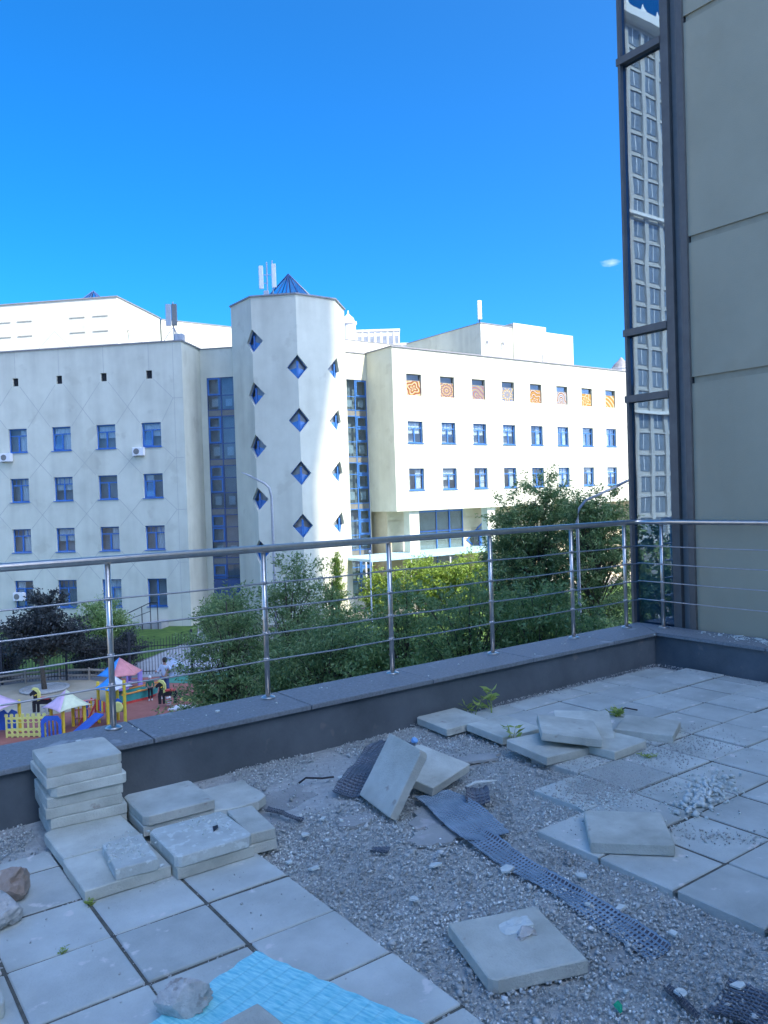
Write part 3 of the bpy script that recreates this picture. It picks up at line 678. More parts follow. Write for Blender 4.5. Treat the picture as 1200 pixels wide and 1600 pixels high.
# ---- links with tall glazing
def glazing(origin, rz, x0, x1, ztop, zbot, sashes):
    bars = MB(); cm = (x0 + x1)/2; y0, y1 = .04, .12; zs = [ztop]; pat = [1.25, 1.0]; spd = []
    z = ztop - sum(pat); zs += [ztop - 1.25, z]
    while z > zbot + .5:
        spd.append((z - .45, z))
        for d in (.45, .85, 1.05, 1.1):
            z -= d; zs.append(z)
            if z < zbot: break
    zs = [max(z, zbot) for z in zs]; zs = sorted(set(round(z, 3) for z in zs), reverse=True)
    for x in (x0, cm, x1): bars.box(x - .045, x + .045, y0, y1, zbot, ztop)
    for z in zs: bars.box(x0 + .045, cm - .045, y0 + .005, y1, z - .03, z + .03).box(cm + .045, x1 - .045, y0 + .005, y1, z - .03, z + .03)
    o = spart('curtain_wall', bars, M['navyf'] if rz else M['bluef'], origin, rz)
    for k, (za, zb) in enumerate(zip(zs[:-1], zs[1:])):
        dark = any(abs(za - s[1]) < .02 for s in spd)
        for side, (xa, xb) in enumerate(((x0 + .045, cm - .045), (cm + .045, x1 - .045))):
            obj('spandrel_panel' if dark else 'pane', box(xa, xb, .07, .082, zb + .03, za - .03), M['frame_grey'] if dark else M['linkglass'], o)
            if not dark and side == sashes and k % 4 in (0, 3):
                f = MB(); e = .09
                f.box(xa + .01, xb - .01, .01, .068, zb + .04, zb + .04 + e).box(xa + .01, xb - .01, .01, .068, za - .04 - e, za - .04).box(xa + .01, xa + .01 + e, .01, .068, zb + .04 + e, za - .04 - e).box(xb - .01 - e, xb - .01, .01, .068, zb + .04 + e, za - .04 - e)
                obj('sash', f, M['bluef'], o)
            if not dark and k % 4 == 1:
                obj('paper_sheet', box(xa + .25, xb - .2, .14, .15, zb + .25, za - .25), M['curtain'], o)
K1 = td(-21.03, 53.13)
spart('wall', shell(3.6, GZ, ROOF - .02, [(.45, 2.45, -5.6, 10.4)], 5, .2), M['stucco'], K1, LRZ)
spart('room_core', box(.1, 3.5, .5, 4.9, GZ, ROOF - .3), M['room'], K1, LRZ)
spart('roof_edge', box(.09, 3.6, -.06, 5, ROOF - .018, ROOF + .05), M['roofcap'], K1, LRZ)
glazing(K1, LRZ, .45, 2.45, 10.4, -3.7, 0)
spart('door_surround', box(.45, 2.45, .0, .14, -5.6, -3.75), M['navyf'], K1, LRZ)
K2 = (29.3, 48.7)
spart('wall', shell(5.01, GZ, ROOF - .02, [(2.92, 4.95, -5.6, 10.44)], 5, .2), M['stucco'], K2)
spart('room_core', box(.1, 4.9, .5, 4.9, GZ, ROOF - .3), M['room'], K2)
spart('roof_edge', box(0, 4.93, -.06, 5, ROOF - .018, ROOF + .05), M['roofcap'], K2)
glazing(K2, 0, 2.92, 4.95, 10.44, -5.6, 1)

# ---- octagonal stair tower; diamond windows wrap its corners
OR_, OT = 3.95, 15.02
cor = [(OR_*math.cos(R(22.5 + 45*k)), OR_*math.sin(R(22.5 + 45*k))) for k in range(8)]
DZ = {4: [12.15 - 3.45*n for n in range(5)], 5: [10.33 - 3.45*n for n in range(4)], 6: [10.33 - 3.45*n for n in range(4)], 3: [], 7: [], 0: [], 1: [], 2: []}
HW, HH = .74, .80
mb = MB()
for k in range(8):
    A_, B_ = Vector((*cor[k], 0)), Vector((*cor[(k + 1) % 8], 0)); e = (B_ - A_).normalized()
    vs = [A_ + Vector((0, 0, GZ))] + [B_ + Vector((0, 0, GZ))]
    for z in sorted(DZ[(k + 1) % 8]):
        vs += [B_ + Vector((0, 0, z - HH)), B_ - e*HW + Vector((0, 0, z)), B_ + Vector((0, 0, z + HH))]
    vs += [B_ + Vector((0, 0, OT)), A_ + Vector((0, 0, OT))]
    for z in sorted(DZ[k], reverse=True):
        vs += [A_ + Vector((0, 0, z + HH)), A_ + e*HW + Vector((0, 0, z)), A_ + Vector((0, 0, z - HH))]
    mb.add(vs, [tuple(range(len(vs)))])
def dia(k, z, sc):
    C_, P_, N_ = Vector((*cor[k], 0)), Vector((*cor[(k - 1) % 8], 0)), Vector((*cor[(k + 1) % 8], 0))
    l = C_ + (P_ - C_).normalized()*HW; r = C_ + (N_ - C_).normalized()*HW
    return [Vector((p.x*sc, p.y*sc, p.z)) for p in (C_ + Vector((0, 0, z - HH)), l + Vector((0, 0, z)), C_ + Vector((0, 0, z + HH)), r + Vector((0, 0, z)))]
for k in DZ:
    for z in DZ[k]:
        o4 = dia(k, z, 1); i4 = dia(k, z, .925)
        for j in range(4):
            mb.add([o4[j], o4[(j + 1) % 4], i4[(j + 1) % 4], i4[j]], [(0, 1, 2, 3)])
mb.add([(x, y, OT) for x, y in cor], [tuple(range(8))])
spart('tower_wall', mb, M['stucco'], SR.xy)
g = MB()
for k in (4, 5):
    A_, B_ = Vector((*cor[k], 0)), Vector((*cor[(k + 1) % 8], 0))
    mid = (A_*.985 + B_*.015)*1.0008
def octring(mb, sc, z0, z1):
    return mb.prism([(x*sc, y*sc) for x, y in cor], z0, z1)
spart('roof_edge', octring(MB(), 1.025, OT + .001, OT + .10), M['roofcap'], SR.xy)
spart('room_core', octring(MB(), .86, GZ, OT - .3), M['room'], SR.xy)
for k in DZ:
    for z in DZ[k]:
        i4 = dia(k, z, .932); i5 = dia(k, z, .955); cz = Vector((0, 0, z))
        f = MB()
        for j in range(4):
            a, b = i4[j], i4[(j + 1) % 4]
            mc = (i4[0] + i4[2])/2
            a2 = a + (mc - a)*.10; b2 = b + (mc - b)*.10
            out_ = Vector((cor[k][0], cor[k][1], 0)).normalized()*.05
            f.add([a, b, b2, a2, a + out_, b + out_, b2 + out_, a2 + out_], [(4, 5, 6, 7), (3, 2, 6, 7), (0, 1, 5, 4)])
        out_ = Vector((cor[k][0], cor[k][1], 0)).normalized()*.045
        lo, hi = i4[0] + (i4[2] - i4[0])*.12, i4[0] + (i4[2] - i4[0])*.88
        sd_ = (i4[3] - i4[1]).normalized()*.17
        f.add([lo - sd_*.4, lo + sd_*.4, hi + sd_*.4 - Vector((0, 0, .2)), hi - sd_*.4 - Vector((0, 0, .2)), lo - sd_*.4 + out_, lo + sd_*.4 + out_, hi + sd_*.4 + out_ - Vector((0, 0, .2)), hi - sd_*.4 + out_ - Vector((0, 0, .2))], [(4, 5, 6, 7), (0, 4, 7, 3), (1, 5, 6, 2)])
        w = spart('window', f, M['bluef'], SR.xy)
        obj('pane', MB().add(i4, [(0, 1, 2), (0, 2, 3)]), M['winglass'], w)
        l4 = dia(k, z, .93); mc = (l4[0] + l4[2])/2
        obj('lower_panel', MB().add([l4[0], l4[0] + (l4[1] - l4[0])*.8, l4[0] + (l4[2] - l4[0])*.5, l4[0] + (l4[3] - l4[0])*.8], [(0, 1, 2), (0, 2, 3)]), M['diamond_blue'], w)
def pyramid(cx, cy, z, half, h, rz, name='skylight'):
    mbp = MB(); cs = [(-half, -half), (half, -half), (half, half), (-half, half)]
    for j in range(4):
        a, b = cs[j], cs[(j + 1) % 4]
        mbp.tube([(a[0], a[1], 0), (0, 0, h)], .05, 6).tube([(a[0], a[1], 0), (b[0], b[1], 0)], .06, 6)
        mbp.tube([((a[0] + b[0])/2, (a[1] + b[1])/2, 0), (0, 0, h)], .03, 6)
    o = spart(name, mbp, M['navyf'], (cx, cy), rz, z)
    obj('pane', MB().add([(*c, 0) for c in cs] + [(0, 0, h)], [(0, 1, 4), (1, 2, 4), (2, 3, 4), (3, 0, 4)]), M['linkglass'], o)
    obj('kerb', box(-half - .1, half + .1, -half - .1, half + .1, -.55, -.06), M['roofcap'], o)
pyramid(27.75, 48.45, OT + .62, 1.18, 1.75, R(9))

# ---- blocks standing back on the roofs
BO = td(-48, 66); BT = 20.1
spart('upper_block', box(0, 14.4, 0, 8.8, GZ, BT), M['stucco'], BO, LRZ)
spart('roof_edge', box(-.08, 14.48, -.08, 8.9, BT + .001, BT + .09), M['roofcap'], BO, LRZ)
for t in (-44.6, -42.5, -37.4, -35.2):
    for z in (16.82, 15.5):
        spart('ledge', box(t + 48 - .72, t + 48 + .72, -.06, -.002, z + 1.72 - .03, z + 1.72 + .05), M['groove'], BO, LRZ)
g = MB(); strip(g, 6.6, 15.8, 8.35, 17.45, .06); strip(g, 8.35, 17.45, 10.0, 15.8, .06); strip(g, 10.05, 15.8, 10.05, 18.7, .04)
spart('score_lines', g, M['groove'], BO, LRZ)['kind'] = 'stuff'
p = td(-38.2, 70.5)
pyramid(p[0], p[1], BT + .62, 1.15, 1.35, LRZ)
spart('upper_block', box(0, 30, 0, 6, GZ, 20.0), M['stucco'], (29.3, 76.7))
spart('roof_edge', box(0, 30, -.06, 6, 20.001, 20.08), M['roofcap'], (29.3, 76.7))
q = Vector(td(-33.6, 70)); 
for y, z in ((1.8, 17.5), (5.6, 17.0)):
    spart('roof_outlet', MB().tube([(14.4, y, z), (14.62, y, z + .05), (14.66, y, z - .5)], .09, 8), M['grey_metal'], BO, LRZ)
RBO = (54.9, 58)
spart('upper_block', box(0, 4.45, 0, 12, GZ, 18.65), M['stucco'], RBO)
spart('upper_block', box(4.453, 9.3, -.15, 12, GZ, 19.1), M['stucco'], RBO)
spart('upper_block', box(9.303, 13.7, -.05, 12, GZ, 18.62), M['stucco'], RBO)
spart('roof_edge', box(-.07, 4.45, -.07, 12, 18.651, 18.72), M['roofcap'], RBO)
spart('upper_block', box(-6.5, -.01, 3.5, 9, GZ, 15.2), M['stucco'], RBO)
for x, z in ((.7, 16.9), (2.9, 16.95), (2.2, 13.9)): spart('roof_outlet', MB().tube([(x, .02, z), (x, -.2, z), (x, -.22, z - .5)], .09, 8), M['grey_metal'], RBO)
for y, z in ((3.5, 15.9), (7, 15.8), (3.4, 14.2)): spart('roof_outlet', MB().tube([(.02, y, z), (-.2, y, z), (-.22, y, z - .55)], .1, 8), M['grey_metal'], RBO)
spart('downpipe', tube([(8.7, -.2, 12.4), (8.7, -.2, 16.2)], .07, 8), M['grey_metal'], RBO)

# ---- things fixed to the school
def aircon(label, t, z, d=50):
    x, y = td(t, d); o = thing('air_conditioner', label, 'air conditioner', (x, y, z), LRZ, 'outdoor air conditioner units')
    obj('casing', MB().cbox(-.4, .4, -.36, -.04, 0, .55, .03), M['white'], o)
    n = 20; ring = MB(); ring.add([(-.1 + .2*math.cos(2*math.pi*k/n), -.365, .27 + .2*math.sin(2*math.pi*k/n)) for k in range(n)], [tuple(range(n))])
    obj('fan_grille', MB().slab_xz([(-.1 + .2*math.cos(2*math.pi*k/n), .27 + .2*math.sin(2*math.pi*k/n)) for k in range(n)], -.372, -.358), M['frame_grey'], o)
    for s in (-.28, .28): obj('bracket', box(s - .02, s + .02, -.36, .0, -.06, -.002), M['grey_metal'], o)
    return o
aircon('white air conditioner on the shaded wing beside the window nearest the picture edge', -33.85, 4.95)
aircon('white air conditioner under the top right window of the shaded wing', -24.2, 4.98)
aircon('white air conditioner in front of a ground floor window behind the purple tree', -33.3, -4.6)
def panel_antenna(mb, x, y, z, h, w=.3, d=.14): mb.cbox(x - w/2, x + w/2, y - d/2, y + d/2, z, z + h, .03)
o = thing('antenna_mast', 'twin panel phone antenna on the octagonal tower beside the glass pyramid', 'antenna', (25.95, 48.1, OT + .1), R(-36))
obj('mast', tube([(-.05, 0, 0), (-.05, 0, 2.75)], .05, 8), M['grey_metal'], o); obj('mast', tube([(.3, .2, 0), (.3, .2, 2.9)], .04, 8), M['grey_metal'], o)
for x, z, h in ((-.45, .95, 1.55), (.42, 1.0, 1.6)):
    mb = MB(); panel_antenna(mb, x, -.05, z, h); pa = obj('antenna_panel', mb, M['white'], o); obj('bracket', tube([(x, .02, z + .4), (-.05 if x < 0 else .3, .1, z + .4)], .025, 6), M['grey_metal'], pa)
obj('cross_bar', tube([(-.45, .0, 1.9), (.45, .1, 1.9)], .025, 6), M['grey_metal'], o)
obj('remote_unit', MB().cbox(-.3, .05, -.2, .05, .35, .8, .03), M['grey_metal'], o); obj('cable', tube([(0, -.1, .4), (.25, -.2, .1), (.6, -.2, .02)], .03, 6), M['black'], o)
x, y = td(-21.9, 50.9)
o = thing('antenna_mast', 'grey double panel antenna on a tripod at the corner of the shaded wing roof', 'antenna', (x, y, ROOF + .09), R(-36))
obj('mast', tube([(0, 0, 0), (0, 0, 2.75)], .045, 8), M['grey_metal'], o)
for x in (-.3, .1):
    mb = MB(); panel_antenna(mb, x, -.08, 1.15, 1.45, .36); obj('antenna_panel', mb, M['frame_grey'] if x > 0 else M['grey_metal'], o)
for a in (0, 120, 240): obj('tripod_leg', tube([(0, 0, 1.1), (.75*math.cos(R(a + 200)), .75*math.sin(R(a + 200)), 0)], .03, 6), M['grey_metal'], o)
obj('equipment_box', MB().cbox(.05, .65, -.1, .4, .0, .62, .03), M['grey_metal'], o)
o = thing('antenna_mast', 'single white panel antenna on a pole above the right wing roof', 'antenna', (56.3, 59.6, 18.72), R(-30))
obj('mast', tube([(0, 0, 0), (0, 0, 2.6)], .05, 8), M['black'], o); mb = MB(); panel_antenna(mb, 0, -.1, .75, 1.9, .42, .2); obj('antenna_panel', mb, M['white'], o)
obj('stay', tube([(0, 0, .8), (-.5, .3, 0)], .025, 6), M['grey_metal'], o)

# ================================================================== far white high-rise behind the school
FX = 1
far = thing('distant_highrise', 'distant white high rise with a round domed turret behind the school', 'building', (97, 135, GZ), R(-36))
obj('wall', box(-4.4, 5.6, 0, 12, 0, WZ(36.2)), M['far_white'], far); obj('wall', box(5.603, 9.8, 1, 12, 0, WZ(33.4)), M['far_white'], far)
obj('turret', MB().lathe([(1.5, 0), (1.5, WZ(37.6)), (1.75, WZ(37.7)), (1.75, WZ(38.2)), (1.3, WZ(38.3)), (1.15, WZ(39)), (.6, WZ(39.5)), (.2, WZ(39.9)), (.15, WZ(40.6))], 20, -5.0, -.4), M['far_white'], far)
M['far_glass'] = mat('far_glass', (.22, .25, .29), (.32, .35, .38), 1, .3)
wme = box(-.36, .36, -.05, .02, 0, 1.6).mesh('window', M['far_glass'])
for f in range(5):
    for c in range(7): mobj('window', wme, far, (-2.8 + 1.3*c, 0, WZ(33.6) - 2.9*f))
    for c in range(3): mobj('window', wme, far, (6.4 + 1.3*c, 1, WZ(30.8) - 2.9*f))
obj('cornice', box(-4.5, 5.7, -.25, 12.1, WZ(36.2) + .002, WZ(36.6)), M['far_white'], far); obj('cornice', box(5.71, 9.9, .75, 12.1, WZ(33.4) + .002, WZ(33.8)), M['far_white'], far)
for c in range(6): obj('pilaster', box(-2.3 + 1.3*c, -2.0 + 1.3*c, -.15, -.002, WZ(20), WZ(36.1)), M['far_white'], far)
dm = thing('roof_dome', 'small grey roof lantern at the far end of the right wing roofline', 'roof lantern', (62.9, 47.4, ROOF + .1))
obj('drum', MB().lathe([(.95, 0), (.95, .5), (1.05, .55), (1.05, .62)], 18), M['far_white'], dm); obj('dome', MB().lathe([(.95, .63), (.7, 1.0), (.3, 1.35), (.06, 1.65)], 18), M['roofcap'], dm)

# ================================================================== TREES AND SHRUBS
def leaf_mesh(name, centers, dirs, length, width, material, seed):
    rs = np.random.default_rng(seed); n = len(centers)
    d = dirs / np.linalg.norm(dirs, axis=1)[:, None]
    up = rs.normal(size=(n, 3)); side = np.cross(d, up); side /= np.linalg.norm(side, axis=1)[:, None] + 1e-9
    nrm = np.cross(side, d); L = (length*rs.uniform(.65, 1.3, n))[:, None]; W = (width*rs.uniform(.7, 1.3, n))[:, None]
    v = np.stack([centers - d*L*.5, centers + side*W*.5 + nrm*W*.12, centers + d*L*.5 - nrm*L*.1, centers - side*W*.5 + nrm*W*.12], 1)
    me = bpy.data.meshes.new(name); me.vertices.add(n*4); me.vertices.foreach_set('co', v.reshape(-1))
    idx = np.arange(n*4, dtype=np.int32); me.loops.add(n*4); me.loops.foreach_set('vertex_index', idx)
    me.polygons.add(n); me.polygons.foreach_set('loop_start', np.arange(0, n*4, 4, dtype=np.int32))
    me.update(calc_edges=True); me.validate(); me.materials.append(material); return me
def tree(name, label, cat, base, blobs, nleaf, length, width, material, seed, group=None, trunk=.1, droop=.5, clump=.32, zbase=GZ, stems=1):
    """blobs: crown lobes (dx, dy, z, rx, rz) in world metres from the base; leaves sit on twigs in clumps through the lobes"""
    rs = np.random.default_rng(seed); q = random.Random(seed)
    t = thing(name, label, cat, (base[0], base[1], zbase), 0, group)
    wts = np.array([b[3]**2*b[4] for b in blobs]); wts = wts/wts.sum()
    cs, ds, tw = [], [], MB()
    ztop = max(b[2] + b[4] for b in blobs)
    tr = MB()
    for s in range(stems):
        ox, oy = (q.uniform(-.25, .25), q.uniform(-.25, .25)) if stems > 1 else (0, 0)
        h = (ztop - zbase)*.86; p = []; n = 7
        for k in range(n + 1):
            f = k/n; p.append((ox*(1 + 2*f) + .12*math.sin(3*f + seed), oy*(1 + 2*f) + .12*math.cos(2.3*f + seed), h*f))
        tr.tube(p, [trunk*(1 - .82*k/n)/math.sqrt(stems) for k in range(n + 1)], 8)
    nleaf = int(nleaf*1.75); ncl = max(14, int(nleaf/52)); per = int(nleaf/ncl)
    for c in range(ncl):
        b = blobs[rs.choice(len(blobs), p=wts)]
        u = rs.normal(size=3); u /= np.linalg.norm(u); rad = rs.random()**.42
        ctr = np.array([b[0] + u[0]*b[3]*rad, b[1] + u[1]*b[3]*rad, b[2] - zbase + u[2]*b[4]*rad])
        ctr[2] = max(ctr[2], .25)
        out = np.array([u[0], u[1], .35 + .5*max(u[2], 0)]); out /= np.linalg.norm(out)
        hh = max(.15, ctr[2]*.72); st = np.array([ctr[0]*.25, ctr[1]*.25, hh])
        mid = (st + ctr)/2 + np.array([0, 0, .1])
        if c % 2 == 0: tw.tube([st, mid, ctr + out*clump*.4], [.022, .014, .005], 5, False)
        s = clump*rs.uniform(.55, 1.25)
        along = rs.uniform(-1, 1, per)[:, None]
        pos = ctr + out*along*s*1.1 + rs.normal(0, s*.42, (per, 3))*np.array([1, 1, .7])
        dr = out[None]*.6 + rs.normal(0, .65, (per, 3)) + np.array([0, 0, -droop])
        cs.append(pos); ds.append(dr)
    obj('trunk', tr, M['bark'], t, smooth=True)
    if tw.v: obj('limbs', tw, M['bark'], t, smooth=True)
    mobj('crown', leaf_mesh('crown', np.concatenate(cs), np.concatenate(ds), length, width, material, seed + 1), t)
    return t
YG = 'trees below the terrace'
tree('ash_tree', 'dark green tree below the terrace beside the playground, left of its neighbours', 'tree', (9.77, 21.24), [(0, 0, -2.9, 1.35, 1.9), (-.3, .3, -4.6, 1.5, 1.3), (.3, -.3, -1.2, .7, .9)], 9500, .15, .042, M['leaf_dark'], 1, YG)
tree('ash_tree', 'tallest dark green tree in front of the octagonal tower', 'tree', (11.94, 21.52), [(0, 0, -2.6, 1.2, 1.9), (.1, 0, -.75, .6, .9), (0, 0, -4.4, 1.5, 1.3)], 9500, .15, .042, M['leaf_dark'], 2, YG)
tree('ash_tree', 'thin topped green tree between the tower tree and the sunlit shrubs', 'tree', (14.3, 22.6), [(0, 0, -2.9, 1.1, 1.7), (-.2, .2, -1.0, .42, .9), (.2, 0, -4.4, 1.4, 1.3)], 7500, .15, .042, M['leaf_mid'], 3, YG)
tree('ash_tree', 'low leafy tree crown just behind the second and third railing posts', 'tree', (11.1, 18.1), [(0, 0, -2.5, 1.4, 1.2), (.8, -.6, -2.8, 1.1, 1.1), (-.7, .5, -3.3, 1.2, 1.0)], 8500, .14, .04, M['leaf_dark'], 4, YG)
tree('maple_tree', 'broad grey green crown behind the railing, left of the middle posts', 'tree', (12.12, 15.83), [(0, 0, -1.75, 1.05, 1.25), (.2, 0, -3.3, 1.5, 1.2), (-.7, .6, -2.5, .9, .9)], 9000, .12, .05, M['leaf_mid'], 5, YG)
tree('maple_tree', 'broad grey green crown filling the railing bay right of the middle post', 'tree', (12.7, 14.2), [(0, 0, -1.2, 1.1, 1.1), (0, 0, -2.7, 1.5, 1.2), (.8, -.6, -2.0, .9, .9)], 9000, .12, .05, M['leaf_mid'], 6, YG)
tree('maple_tree', 'grey green crown behind the railing near the tall lamp post', 'tree', (13.75, 12.9), [(0, 0, -1.3, .95, .9), (0, 0, -2.6, 1.4, 1.2), (.9, -.7, -1.9, .8, .8)], 9000, .12, .05, M['leaf_mid'], 7, YG)
tree('ash_tree', 'big dark tree before the right wing, reaching up to its lowest windows', 'tree', (26.76, 24.98), [(0, 0, -1.2, 1.9, 2.3), (.3, -.2, 1.3, 1.2, 1.45), (-1.1, .8, .6, .9, 1.2), (-.7, .5, -.8, 1.4, 1.4), (1.0, -.7, .5, 1.2, 1.2), (0, 0, -3.6, 1.9, 1.6)], 17000, .2, .055, M['leaf_dark'], 8, YG)
tree('ash_tree', 'dark tree behind the bent lamp post next to the glass strip', 'tree', (27.3, 22.1), [(0, 0, -1.0, 1.8, 1.9), (.5, -.3, .6, 1.4, 1.1), (-.5, .3, .9, .9, .9), (0, 0, -3.6, 2.0, 1.6)], 13000, .2, .055, M['leaf_dark'], 9, YG)
tree('ash_tree', 'smaller dark tree at the left edge of the big trees before the right wing', 'tree', (26.9, 27.3), [(0, 0, -1.6, 1.0, 1.9), (0, 0, -3.8, 1.4, 1.4), (.1, 0, .3, .45, .7)], 6000, .2, .055, M['leaf_dark'], 10, YG)
SG = 'sunlit shrubs before the school'
tree('lilac_shrub', 'bright sunlit shrub at the foot of the octagonal tower', 'shrub', (29.8, 41.4), [(0, 0, -4.6, 1.3, 1.5)], 3500, .2, .08, M['leaf_light'], 11, SG, .06, .1, .4, stems=4)
tree('lilac_shrub', 'bright yellow green shrub in front of the school entrance, the widest one', 'shrub', (31.6, 39.4), [(0, 0, -4.0, 2.0, 1.8), (.9, -.6, -4.3, 1.5, 1.5)], 7000, .2, .08, M['leaf_light'], 12, SG, .06, .1, .4, stems=4)
tree('lilac_shrub', 'sunlit green shrub between the entrance and the big dark tree', 'shrub', (33.6, 37.0), [(0, 0, -3.8, 1.8, 1.8), (-.8, .6, -4.3, 1.5, 1.5)], 6500, .2, .08, M['leaf_light'], 13, SG, .06, .1, .4, stems=4)
tree('columnar_thuja', 'narrow sunlit green column at the foot of the octagonal tower', 'tree', (27.6, 43.3), [(0, 0, -4.2, .42, 2.0), (0, 0, -2.6, .25, 1.0)], 2200, .16, .05, M['leaf_light'], 14, None, .06, -.6, .25)
tree('round_shrub', 'bluish green shrub beneath the lamp post beside the glass strip', 'shrub', (23.57, 19.83), [(0, 0, -3.9, 1.3, .9), (.8, -.6, -4.6, 1.0, .9)], 4500, .13, .06, M['leaf_mid'], 15, None, .06, .1, .35, stems=3)
tree('plum_tree', 'dark purple leaved plum tree standing in the sandy play area', 'tree', (8.45, 38.0), [(0, 0, -3.9, 1.7, 1.2), (.2, 0, -2.75, 1.0, .8), (-.9, .6, -4.3, 1.0, .7), (.9, -.5, -4.2, 1.0, .7)], 7000, .17, .08, M['leaf_purple'], 16, None, .12, .1, .34)
PB = 'dark shrubs along the picket fence'
tree('barberry_shrub', 'low dark purple shrub behind the plum tree trunk, next to the railing post', 'shrub', (11.0, 40.3), [(0, 0, -5.5, .85, .95)], 2200, .14, .07, M['leaf_purple'], 17, PB, .05, 0, .3, stems=4)
tree('barberry_shrub', 'low dark purple shrub right of the first railing post above the parasol', 'shrub', (12.5, 39.5), [(0, 0, -5.5, 1.05, .85)], 2600, .14, .07, M['leaf_purple'], 18, PB, .05, 0, .3, stems=4)
tree('barberry_shrub', 'low dark purple shrub by the picket fence at the edge of the picture', 'shrub', (7.4, 42.0), [(0, 0, -5.5, 1.2, .95)], 2600, .14, .07, M['leaf_purple'], 19, PB, .05, 0, .3, stems=4)
tree('green_shrub', 'rounded green shrub under the ground floor windows of the shaded wing', 'shrub', (13.84, 47.93), [(0, 0, -5.0, 1.5, 1.05), (.8, -.8, -5.5, 1.2, .8)], 4200, .16, .07, M['leaf_mid'], 20, None, .06, 0, .35, stems=4)
tree('green_shrub', 'dark green shrub at the wing corner behind the tree crowns', 'shrub', (19.2, 42.5), [(0, 0, -5.0, 1.6, 1.3)], 3200, .16, .07, M['leaf_dark'], 24, None, .06, 0, .35, stems=4)
MG = 'yard trees mirrored in the glass strip'
tree('ash_tree', 'green yard tree mirrored low in the glass strip, nearest the plaster wall', 'tree', (-8.5, 15.2), [(0, 0, -2.2, 2.4, 2.6), (.6, -.6, -4.2, 2.2, 1.6)], 7000, .26, .09, M['leaf_dark'], 31, MG)
tree('ash_tree', 'green yard tree mirrored low in the glass strip, towards its outer edge', 'tree', (-10.5, 19.6), [(0, 0, -1.8, 2.5, 2.6), (-.6, .6, -4.2, 2.2, 1.6)], 7000, .26, .09, M['leaf_dark'], 32, MG)
# flower bed ring under the plum tree
obj_ = obj('tree_pit_edging', MB().lathe([(.95, 0), (1.05, .05), (1.05, .10), (.92, .10), (.9, .02)], 28), M['rock'], None, (8.4, 37.8, GZ + .02)); tag(obj_, 'round stone edging at the foot of the purple plum tree', 'edging')

# ================================================================== LAMP POSTS
def lamp(label, base, pts, head, r, name='street_lamp'):
    o = thing(name, label, 'street lamp', (base[0], base[1], GZ))
    L = [(p[0] - base[0], p[1] - base[1], p[2] - GZ) for p in pts]
    obj('pole', tube(L, [r*(1.3 - .5*k/(len(L) - 1)) for k in range(len(L))], 12), M['pole'], o, smooth=True)
    obj('base', MB().lathe([(.22, 0), (.22, .04), (.12, .06), (.1, .9), (r*1.2, .95)], 14), M['pole'], o)
    a, b = [Vector((h[0] - base[0], h[1] - base[1], h[2] - GZ)) for h in head]
    d = (b - a); s = d.cross(Vector((0, 0, 1))).normalized(); n = s.cross(d).normalized(); w = d.length*.2
    mb = MB(); rings = []
    for f, ww, hh in ((0, .25, .5), (.2, .8, .8), (.6, 1, .7), (.9, .8, .45), (1, .4, .2)):
        c = a + d*f; rings.append([c + s*ww*w*.5 + n*0, c + s*ww*w*.3 + n*hh*w*.5, c - s*ww*w*.3 + n*hh*w*.5, c - s*ww*w*.5, c - s*ww*w*.3 - n*hh*w*.3, c + s*ww*w*.3 - n*hh*w*.3])
    mb.add([p for rg in rings for p in rg], [(i*6+k, i*6+(k+1) % 6, i*6+6+(k+1) % 6, i*6+6+k) for i in range(4) for k in range(6)] + [tuple(range(5, -1, -1)), tuple(range(24, 30))])
    obj('lamp_head', mb, M['grey_metal'], o, smooth=True)
# far lamp before the octagonal tower
lamp('tall grey street lamp in front of the octagonal tower, arm to the left', (19.0, 35.6), [(19.0, 35.6, GZ), (19, 35.6, -2), (19.0, 35.63, 1.9), (18.93, 35.7, 2.35), (18.75, 35.85, 2.58), (18.2, 36.27, 2.95)], [(18.3, 36.2, 2.9), (17.83, 36.55, 3.17)], .06)
lamp('tall grey street lamp close to the glass strip, long arm to the right', (19.6, 16.58), [(19.6, 16.58, GZ), (19.6, 16.58, -2), (19.62, 16.6, .75), (19.68, 16.56, 1.15), (19.85, 16.43, 1.4), (20.75, 15.8, 1.85)], [(20.6, 15.9, 1.78), (21.1, 15.57, 2.04)], .045)
o = thing('flag_pole', 'slim white pole standing among the sunlit shrubs', 'pole', (24.05, 34.37, GZ)); obj('shaft', tube([(0, 0, 0), (0, 0, 5.2)], [.05, .035], 10), M['white'], o); obj('finial', MB().lathe([(.02, 5.2), (.07, 5.27), (.07, 5.33), (.02, 5.4)], 10), M['white'], o)

# ================================================================== PICKET FENCE, RAMP RAIL
fa, fb = Vector((4.6, 41.85)), Vector((17.5, 34.7)); fl = (fb - fa).length; fd = (fb - fa)/fl; frz = math.atan2(fd.y, fd.x)
fence = thing('picket_fence', 'black metal picket fence with a wavy top behind the playground', 'fence', (fa.x, fa.y, GZ), frz)
pk = {}
for k in range(int(fl/.14)):
    x = .07 + k*.14; h = 1.75 + .16*math.sin(2*math.pi*x/2.6); hk = round(h, 1)
    if hk not in pk: pk[hk] = MB().box(-.01, .01, -.01, .01, .1, hk).add([(-.016, -.012, hk), (.016, -.012, hk), (.016, .012, hk), (-.016, .012, hk), (0, 0, hk + .09)], [(0, 1, 4), (1, 2, 4), (2, 3, 4), (3, 0, 4)]).mesh('picket', M['fence'])
    mobj('picket', pk[hk], fence, (x, 0, 0))
for k in range(6): obj('post', MB().cbox(k*2.9 - .05, k*2.9 + .05, -.05, .05, 0, 2.15, .012), M['fence'], fence)
for z in (.22, 1.42): obj('rail', box(.06, fl - .06, -.032, -.012, z, z + .04), M['fence'], fence)
